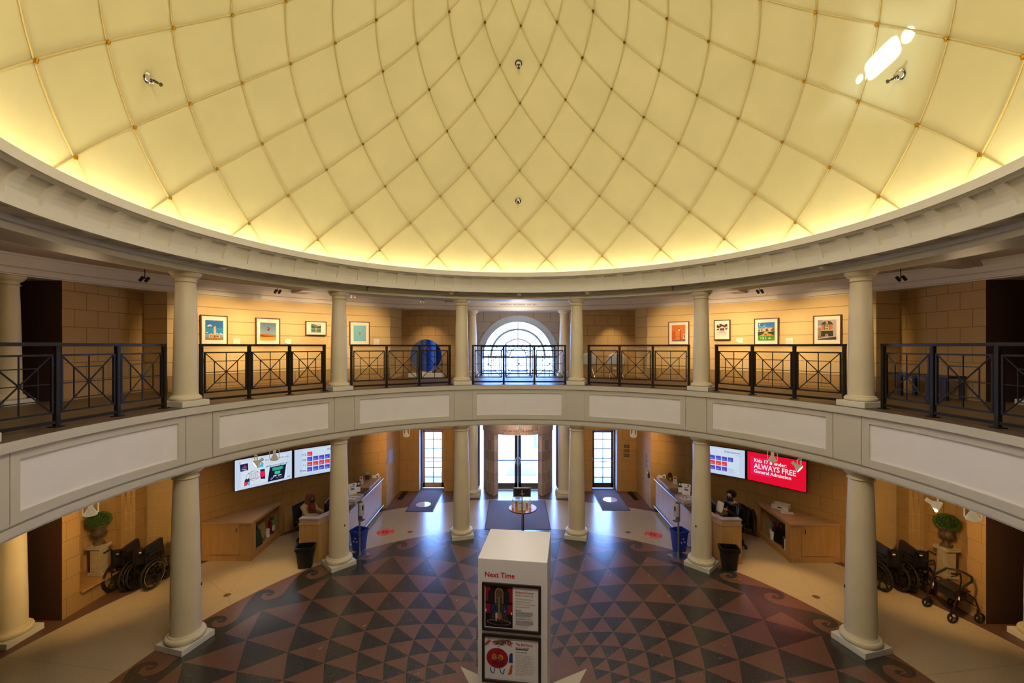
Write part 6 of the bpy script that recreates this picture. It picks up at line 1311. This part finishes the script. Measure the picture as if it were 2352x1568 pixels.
# ------------------------------------------------------------------ people and their office chairs
def skin_obj(name, chains, m, parent, root=0, sub=2, smooth=True):
    """chains: list of [(x,y,z,r or (rx,ry)), ...]; first point of later chains may be an index into earlier points"""
    V, E, Rr = [], [], []
    for ch in chains:
        prev = None
        for p in ch:
            if isinstance(p, int): prev = p; continue
            V.append(p[:3]); Rr.append(p[3] if isinstance(p[3], tuple) else (p[3], p[3]))
            if prev is not None: E.append((prev, len(V)-1))
            prev = len(V)-1
    me = bpy.data.meshes.new(name); me.from_pydata(V, E, []); o = bpy.data.objects.new(name, me); COL.objects.link(o)
    o.modifiers.new('skin', 'SKIN'); sv = me.skin_vertices[0].data
    for i, r in enumerate(Rr): sv[i].radius = r; sv[i].use_root = (i == root)
    s = o.modifiers.new('sub', 'SUBSURF'); s.levels = sub; s.render_levels = sub; o.modifiers['skin'].use_smooth_shade = True
    me.materials.append(m); o.parent = parent
    return o
def hand(w, d, side, up, curl=.35):
    """chains for palm-rooted fingers: w wrist point, d forward dir, side thumb side dir, up palm-back dir"""
    w, d, side, up = [Vector(x) for x in (w, d, side, up)]; out = []
    for k, L in zip((-1.5, -.5, .5, 1.5), (.062, .075, .070, .055)):
        b = w+d*.085-side*k*.019; c1 = b+d*L*.45-up*L*curl*.25; c2 = c1+d*L*.32-up*L*curl*.6; c3 = c2+d*L*.2-up*L*curl*.8
        out.append([(*(w+d*.045-side*k*.012), .013), (*b, .0095), (*c1, .0085), (*c2, .0078), (*c3, .0065)])
    t0 = w+d*.03+side*.028; out.append([(*(w+d*.02), .014), (*t0, .012), (*(t0+d*.032+side*.018-up*.012), .0098), (*(t0+d*.058+side*.012-up*.025), .008)])
    return out
def person(label, loc, rz, female, arms, bow):
    """seated; faces local -y"""
    t = thing('person', label, 'person', loc, rz); sh = .165 if female else .195; sk = M['skin']
    cb, sb = math.cos(R(bow)), math.sin(R(bow)); nk = Vector((0, -.005, 1.06))
    H = lambda x, y, z: tuple(nk+Vector((x, y*cb-(z)*sb, z*cb+y*sb)))     # head frame tilts forward about the neck
    tor = [(0, .02, .50, (.15, .115)), (0, .02, .62, (.135, .10)), (0, .03, .78, (.135, .10)), (0, .025, .92, (.145, .105)), (0, .015, 1.0, (.10, .08)), (0, .0, 1.06, (.052, .055)), (*H(0, -.012, .06), (.055, .06)), (*H(0, -.02, .12), (.072, .086)), (*H(0, -.008, .19), (.078, .095)), (*H(0, .0, .245), (.055, .07))]
    ch = [tor]; base = 4
    for s, A in zip((-1, 1), arms):
        e, w, d = A; ch.append([base, (s*sh, .02, .985, .055), (*e, .040), (*((Vector(e)+Vector(w))/2), .036), (*w, .026), (*(Vector(w)+Vector(d)*.05), (.036, .017))])
    for s in (-1, 1): ch.append([0, (s*.085, .0, .52, .085), (s*.10, -.22, .535, .075), (s*.11, -.43, .53, .058), (s*.11, -.44, .30, .05), (s*.11, -.43, .09, .036), (s*.115, -.52, .045, .034), (s*.12, -.60, .035, .03)])
    for s, A in zip((-1, 1), arms):
        e, w, d = A; d = Vector(d); up = Vector((0, 0, 1)); up = (up-d*up.dot(d)).normalized(); side = d.cross(up)*s
        ch += hand(w, d, side, up)
    ch.append([(*H(0, -.10, .135), .02), (*H(0, -.125, .12), .013), (*H(0, -.132, .105), .012)])                       # nose
    for s in (-1, 1): ch.append([(*H(s*.072, .0, .13), .014), (*H(s*.085, .012, .14), .016), (*H(s*.083, .01, .115), .010)])   # ears
    skin_obj('body', ch, sk, t)
    eye = MB()
    for s in (-1, 1): eye.ball(H(s*.032, -.098, .158), .012, 10, 8)
    eye.build('eye', M['blackp'], t, smooth=60)
    # face mask: shell over lower face
    b = MB(); n, m = 12, 6; V = []
    for j in range(m+1):
        for i in range(n+1):
            a = R(-78+156*i/n); z = .045+.095*j/m; rr = .098+.018*math.sin(PI*j/m)*math.cos(a); V.append(H(rr*.86*math.sin(a), -.02-rr*1.0*math.cos(a)-.006*math.cos(a), z))
    b.add(V, [(j*(n+1)+i, j*(n+1)+i+1, (j+1)*(n+1)+i+1, (j+1)*(n+1)+i) for j in range(m) for i in range(n)]); o = b.build('face_mask', mat('black mask cloth', (.012, .012, .013), .8) if 'black mask cloth' not in bpy.data.materials else bpy.data.materials['black mask cloth'], t, smooth=70); s_ = o.modifiers.new('s', 'SOLIDIFY'); s_.thickness = .006
    # clothes
    jm = mat('cream corduroy jacket', (.52, .38, .20), .8, bump=.5, bscale=60) if female else M['leather']; g = 1.16
    jc = [[(x, y, z, (r[0]*g, r[1]*g)) for x, y, z, r in tor[0:5]]+[(0, .002, 1.065, (.066, .066))]]
    for s, A in zip((-1, 1), arms):
        e, w, d = A; jc.append([4, (s*sh, .02, .985, .072), (*((Vector((s*sh, .02, .985))+Vector(e))/2), .06), (*e, .055), (*((Vector(e)+Vector(w))/2), .048), (*(Vector(e).lerp(Vector(w), .93)), .040)])
    skin_obj('jacket', jc, jm, t)
    skin_obj('trousers', [[(0, .02, .53, (.158, .125)), (0, .02, .50, (.158, .12))]]+[[0, (s*.09, .0, .52, .095), (s*.10, -.22, .535, .085), (s*.11, -.43, .53, .068), (s*.11, -.44, .30, .06), (s*.11, -.435, .10, .05)] for s in (-1, 1)], mat('dark trousers', (.02, .02, .028), .8) if 'dark trousers' not in bpy.data.materials else bpy.data.materials['dark trousers'], t)
    for s in (-1, 1): skin_obj('shoe', [[(s*.11, -.42, .055, .05), (s*.115, -.52, .045, .045), (s*.12, -.63, .035, .035)]], M['blackp'], t)
    random.seed(21 if female else 8)
    if female:
        HM = mat('curly auburn hair', (.20, .042, .012), .5, var=.5, vscale=40); hb = MB()
        for i in range(420):                                             # ringlets over the crown and down past the shoulders
            a = random.uniform(-PI, PI); back = abs(a) < 2.25
            u = random.random()
            if i < 260:
                th = random.uniform(0, 1.75 if back else 1.0); d = Vector((math.sin(th)*math.sin(a), math.sin(th)*math.cos(a), math.cos(th))); p = Vector(H(d.x*.095, .005+d.y*.108, .155+d.z*.108)); L = .05
            else:
                a = random.uniform(-2.5, 2.5); q = random.uniform(0, 1); p = Vector(H(math.sin(a)*(.095+.035*q), .01+math.cos(a)*(.10+.03*q), .12-.04*q)); p.z -= .26*q; L = .07
                if abs(a) > 1.7: p.y -= .03*q
            r = random.uniform(.010, .018); ph = random.random()*6
            hb.tube([p+Vector((r*math.cos(ph+k*1.25), r*math.sin(ph+k*1.25), -L*k/6)) for k in range(7)], .0075, 5)
        hb.ball(H(0, .012, .165), .1, 14, 10, (.92, 1.04, 1.0)); hb.build('hair', HM, t, smooth=60)
        b = MB()
        for k in range(3): b.tube([(.02-.03*k, -.10, 1.03), (.0-.03*k, -.15, .95), (-.02+.02*k, -.165, .86), (-.01+.015*k, -.16, .74)], .034, 8, rs=[.03, .036, .034, .022])
        b.build('scarf', mat('rust red scarf', (.22, .035, .015), .85, bump=.5, bscale=80), t, smooth=60)
    else:
        HM = mat('dark brown hair', (.018, .010, .008), .55, bump=.8, bscale=80); hb = MB(); hb.ball(H(0, .018, .175), .1, 16, 12, (.90, 1.05, .95))
        for i in range(230):
            th = random.uniform(0, 1.45); a = random.uniform(-PI, PI)
            if abs(a) > 2.3 and th > .95: continue
            d = Vector((math.sin(th)*math.sin(a), math.sin(th)*math.cos(a), math.cos(th))); p = Vector(H(d.x*.088, .018+d.y*.102, .175+d.z*.094)); q = Vector(H(d.x*.098+random.uniform(-.02, .02), .018+d.y*.11-.03, .175+d.z*.112)); hb.tube([p, (p+q)/2+d*.006, q], .009, 5, rs=[.011, .009, .003])
        hb.build('hair', HM, t, smooth=60)
        gl = MB()
        for s in (-1, 1): c = Vector(H(s*.033, -.118, .155)); gl.tube([c+Vector((.026*math.cos(k*PI/7), 0, .021*math.sin(k*PI/7))) for k in range(14)], .0025, 5, closed=True); gl.bar(H(s*.06, -.112, .158), H(s*.078, -.0, .15), .004)
        gl.bar(H(-.008, -.12, .158), H(.008, -.12, .158), .004); gl.build('glasses', M['chrome'], t)
    t.scale = (1.05,)*3
    return t
def office_chair(label, loc, rz, tall=False):
    t = thing('office_chair', label, 'chair', loc, rz); P = M['blackp']
    for k in range(5):
        a = R(72*k+18); e = Vector((.30*math.cos(a), .30*math.sin(a), .085)); b = MB().bar((.03*math.cos(a), .03*math.sin(a), .115), e, .045, .035); b.cyl(e+Vector((-.02*math.sin(a), .02*math.cos(a), -.05)), e+Vector((.02*math.sin(a), -.02*math.cos(a), -.05)), .033, 12); b.bar(e, e-Vector((0, 0, .05)), .02); b.build('leg', P, t, smooth=40)
    MB().cyl((0, 0, .09), (0, 0, .30), .032, 14).cyl((0, 0, .28), (0, 0, .40), .02, 12).build('gas_post', M['steel'], t, smooth=40)
    MB().box(-.23, .23, -.23, .22, .40, .455).build('seat', M['mesh'], t, bevel=.025, seg=3)
    b = MB(); n = 10; V = []
    for j in range(9):
        v = j/8
        for i in range(n+1): u = -1+2*i/n; V.append((u*(.21+.03*math.sin(PI*v)), .235+.05*v*v-.05*math.sin(PI*v)*.5-.06*u*u*-1*.0+.035*(1-u*u), .50+.50*v))
    b.add(V, [(j*(n+1)+i, j*(n+1)+i+1, (j+1)*(n+1)+i+1, (j+1)*(n+1)+i) for j in range(8) for i in range(n)]); o = b.build('backrest', M['mesh'], t, smooth=70); m = o.modifiers.new('s', 'SOLIDIFY'); m.thickness = .012
    W = lambda s, v: (s*(.22+.03*math.sin(PI*v)), .235+.05*v*v-.025*math.sin(PI*v), .49+.52*v)
    MB().tube([W(-1, i/8) for i in range(9)]+[W(1, 1-i/8) for i in range(9)], .018, 8, closed=True).bar((0, .1, .41), (0, .25, .52), .06, .02).build('back_frame', P, t, smooth=50)
    for s in (-1, 1): MB().tube([(s*.22, .02, .42), (s*.285, .02, .46), (s*.29, .02, .64)], .017, 8).box(s*.29-.04, s*.29+.04, -.14, .13, .64, .675).build('armrest', P, t, smooth=40)
    return t
office_chair('black mesh office chair the red-haired woman sits on', (-5.60, 5.42, .004), 78)
office_chair('black office chair with a dark jacket hung on it, the man sits there', (5.62, 5.36, .004), -70)
person('woman with curly red hair, cream jacket, rust scarf and black mask seated at the desk', (-5.58, 5.42, -.028), 80, True, [((-.21, -.10, .80), (-.10, -.33, .80), (.25, -.96, -.1)), ((.21, -.10, .80), (.10, -.35, .80), (-.25, -.96, -.1))], 24)
person('man with dark hair, glasses, black mask and black leather jacket seated at the desk', (5.58, 5.37, .03), -72, False, [((-.25, -.10, .78), (-.09, -.31, .93), (.35, -.85, .38)), ((.25, -.10, .78), (.10, -.31, .93), (-.35, -.85, .38))], 8)
def held_papers():
    b = MB(); n = 8; V = []
    for j in range(n+1):
        for i in range(n+1): u, v = i/n-.5, j/n-.5; V.append((u*.20, .03*math.sin(u*5+v*3)+.02*v, v*.26))
    b.add(V, [(j*(n+1)+i, j*(n+1)+i+1, (j+1)*(n+1)+i+1, (j+1)*(n+1)+i) for j in range(n) for i in range(n)])
    o = b.build('paper_sheets', M['paper'], smooth=60); o.location = (5.19, 5.24, 1.05); o.rotation_euler = (R(-25), 0, R(-72)); m = o.modifiers.new('s', 'SOLIDIFY'); m.thickness = .004; tag(o, 'crumpled white papers held in the hands of the man in black', 'paper')
held_papers()
def hung_jacket():
    t = thing('hung_jacket', 'dark jacket hanging over the back of the man\'s office chair', 'jacket', (5.62, 5.36, .004), -70); b = MB(); n, m = 14, 12; V = []; random.seed(4)
    for j in range(m+1):
        v = j/m
        for i in range(n+1):
            u = -1+2*i/n; y = .33+.07*(1-abs(u)**2)*.4+.03*math.sin(u*9+v*2)*v+.05*v-.10*(v < .01)
            V.append((u*(.20+.10*min(1, v*3)), y, 1.05-.62*v-.03*u*u*(1-v)))
    b.add(V, [(j*(n+1)+i, j*(n+1)+i+1, (j+1)*(n+1)+i+1, (j+1)*(n+1)+i) for j in range(m) for i in range(n)]); o = b.build('jacket_body', M['leather'], t, smooth=60); s = o.modifiers.new('s', 'SOLIDIFY'); s.thickness = .025
    for s in (-1, 1): MB().tube([(s*.24, .33, .98), (s*.29, .36, .80), (s*.28, .38, .55), (s*.27, .38, .38)], .05, 10, rs=[.05, .06, .055, .045]).build('sleeve', M['leather'], t, smooth=60)
hung_jacket()
# ------------------------------------------------------------------ light
w = bpy.data.worlds.new('World'); SC.world = w; w.use_nodes = True
w.node_tree.nodes['Background'].inputs[0].default_value = (.20, .40, 1.0, 1); w.node_tree.nodes['Background'].inputs[1].default_value = 27.
def lamp(kind, name, loc, power, col, target=None, size=.1, angle=60, blend=.6, sizey=None, portal=False):
    l = bpy.data.lights.new(name, kind); o = bpy.data.objects.new(name, l); COL.objects.link(o); o.location = loc
    l.energy = power; l.color = col
    if kind == 'AREA':
        l.size = size
        if sizey: l.shape = 'RECTANGLE'; l.size_y = sizey
        if portal: l.cycles.is_portal = True
    elif kind == 'SPOT': l.spot_size = R(angle); l.spot_blend = blend; l.shadow_soft_size = size
    elif kind == 'POINT': l.shadow_soft_size = size
    if target is not None: o.rotation_euler = (Vector(target)-Vector(loc)).to_track_quat('-Z', 'Y').to_euler()
    return o
sun = lamp('SUN', 'sun', (0, 0, 20), 6., (1, .95, .88), None); sun.rotation_euler = (R(32), 0, R(-20)); sun.data.angle = R(.6)
for x, y, z, sx_, sy_ in ((0, 10.03, 2.0, 2.9, 4.0), (0, 10.03, 5.2, 2.7, 2.4), (-3.11, 10.03, 1.1, .8, 2.1), (3.11, 10.03, 1.1, .8, 2.1)):
    lamp('AREA', 'daylight_portal', (x, y, z), 1, (1, 1, 1), (x, 0, z), sx_, sizey=sy_, portal=True)
# cove tube hidden behind the cornice rim
WARM = (1., .72, .36); WARM2 = (1., .62, .24)
b = MB(); k = 120; b.tube([tuple(rp(5.365, 360*i/k, 7.035)) for i in range(k)], .022, 6, closed=True)
b.build('cove_light_tube', emit_mat('cove lamp', (1., .90, .62), 14.)); struct(bpy.data.objects['cove_light_tube'])
b = MB(); b.tube([tuple(rp(5.50, 360*i/k, 7.018)) for i in range(k)], .015, 6, closed=True)
b.build('cove_light_tube', emit_mat('white cove fill', (.94, .96, 1.), 24.)); struct(bpy.data.objects['cove_light_tube.001'])  # second tube, added only to whiten the base of the dome
# unseen area lamp added under the dome top as soft ambient fill
lamp('AREA', 'overhead_fill', (0, 0, 12.3), 150, (.78, .88, 1.), (0, 0, 0), 2.6)
# gallery picture lights
for t, pw in ((-58, 50), (-50, 42), (-41.8, 36), (-33.7, 34), (33.7, 30), (41.7, 38), (49, 38), (58, 42)):
    lamp('SPOT', 'picture_spot', rp(6.75, t*.985, 6.62), pw*6.0, WARM, rp(8.93, t, 5.45), .04, 62, .9)
lamp('SPOT', 'alcove_down', (3.2, 8.2, 6.38), 70, WARM, (3.25, 8.95, 4.6), .04, 70, .8)
lamp('SPOT', 'alcove_down', (-3.0, 8.2, 6.38), 50, WARM, (-3.1, 8.95, 4.6), .04, 80, .8)
# ground floor track lights
def low(pos, tgt, pw, ang=70, col=WARM2): lamp('SPOT', 'track_lamp', pos, pw, col, tgt, .05, ang, .7)
for s in (-1, 1):
    low((s*6.95, 1.35, 2.40), (s*9.1, 3.4, .8), 170, 95)           # niche wall and urn
    low((s*6.05, 3.95, 2.42), (s*5.75, 3.4, 0), 120, 62)          # pool on the cream ring
    low((s*5.85, 4.25, 2.48), (s*6.5, 4.0, .2), 22, 80)
    low((s*3.3, 6.45, 2.55), (s*3.9, 9.4, 1.6), 120, 95)
    low((s*4.6, 5.5, 2.9), (s*6.3, 6.9, 1.2), 8, 110)
    lamp('POINT', 'gallery_fill', (s*7.2, 1.0, 6.0), 12, (1, .72, .42), size=.3)
    lamp('POINT', 'gallery_fill', (s*5.4, 5.6, 6.45), 26, (1, .72, .46), size=.3)
    lamp('POINT', 'ground_fill', (s*7.2, 2.0, 2.7), 3, WARM2, size=.3)
lamp('POINT', 'entry_fill', (0, 7.6, 2.7), 45, (1, .82, .66), size=.3)
lamp('POINT', 'window_bay_fill', (0, 8.2, 6.1), 40, (1, .88, .78), size=.3)
lamp('POINT', 'rotunda_fill', (0, -3.5, 5.0), 25, (1, .90, .76), size=.9)
lamp('AREA', 'high_front_fill', (0, -3.9, 9.3), 230, (1, .86, .74), (0, 4.5, 2.6), 3.0, sizey=1.2)  # unseen lamp added to light fascia and pillar front from above the cornice
# sun glint thrown up onto the dome
P0, n0 = dome_pt(2030, 132); Pa, _ = dome_pt(1985, 176); Pb, _ = dome_pt(2075, 92)
g = lamp('SPOT', 'sun_glint', (-1.0, 4.6, 1.2), 260000, (.62, .82, 1.), P0, .02, 16, .2)
bpy.context.view_layer.update(); Mi = g.matrix_world.inverted(); q = [Mi @ v for v in (Pa, Pb, P0)]; uv = [Vector((v.x/-v.z, v.y/-v.z)) for v in q]
ax = (uv[1]-uv[0]); half = ax.length/2; ang = math.atan2(ax.y, ax.x)
l = g.data; l.use_nodes = True; nt = l.node_tree; em = nt.nodes['Emission']
N = lambda t: nt.nodes.new(t)
def mth(op, a, b=None):
    n = N('ShaderNodeMath'); n.operation = op
    for i, v in enumerate((a, b)):
        if v is None: continue
        if isinstance(v, (int, float)): n.inputs[i].default_value = v
        else: nt.links.new(v, n.inputs[i])
    return n.outputs[0]
tc = N('ShaderNodeTexCoord'); sp = N('ShaderNodeSeparateXYZ'); nt.links.new(tc.outputs['Normal'], sp.inputs[0])
zz = mth('ABSOLUTE', sp.outputs[2]); u0 = mth('DIVIDE', sp.outputs[0], zz); v0 = mth('DIVIDE', sp.outputs[1], zz)
c_, s_ = math.cos(ang), math.sin(ang)
U = mth('ADD', mth('MULTIPLY', u0, c_), mth('MULTIPLY', v0, s_)); V = mth('ADD', mth('MULTIPLY', u0, -s_), mth('MULTIPLY', v0, c_))
def blob(cu, cv, a, b, k=4):
    x = mth('POWER', mth('ABSOLUTE', mth('DIVIDE', mth('SUBTRACT', U, cu), a)), k); y = mth('POWER', mth('ABSOLUTE', mth('DIVIDE', mth('SUBTRACT', V, cv), b)), k)
    r = N('ShaderNodeMapRange'); nt.links.new(mth('ADD', x, y), r.inputs[0]); r.inputs[1].default_value = 1.25; r.inputs[2].default_value = .6; r.inputs[3].default_value = 0; r.inputs[4].default_value = 1; return r.outputs[0]
h = half
tot = mth('ADD', mth('ADD', blob(-.08*h, 0, .80*h, .36*h, 5), blob(1.18*h, .0, .26*h, .20*h, 2)), blob(-1.28*h, .05*h, .14*h, .10*h, 2))
glow = mth('MULTIPLY', blob(0, -.05*h, 3.2*h, 2.4*h, 1), .008)
st = mth('ADD', tot, glow); nt.links.new(st, em.inputs['Strength'])
# ------------------------------------------------------------------ camera
cd = bpy.data.cameras.new('camera'); cam = bpy.data.objects.new('camera', cd); COL.objects.link(cam)
cd.sensor_width = 36; cd.lens = 36*990.3/2352; cd.clip_start = .03; cd.clip_end = 300
cam.location = (-.1255, -5.951, 5.19); cam.rotation_euler = (R(90), 0, R(-.332*-1)*0+.0058*1)
cd.shift_y = (795.9-784)/2352
SC.camera = cam
try:
    SC.cycles.use_denoising = True; SC.cycles.denoiser = 'OPENIMAGEDENOISE'
    SC.cycles.max_bounces = 7; SC.cycles.diffuse_bounces = 4; SC.cycles.glossy_bounces = 3; SC.cycles.transparent_max_bounces = 12
    SC.cycles.caustics_reflective = False; SC.cycles.caustics_refractive = False; SC.cycles.sample_clamp_indirect = 6
    SC.cycles.use_light_tree = True; SC.cycles.use_adaptive_sampling = True; SC.cycles.adaptive_threshold = .03
except Exception as e: print(e)
SC.view_settings.view_transform = 'Standard'; SC.view_settings.look = 'None'; SC.view_settings.exposure = 0
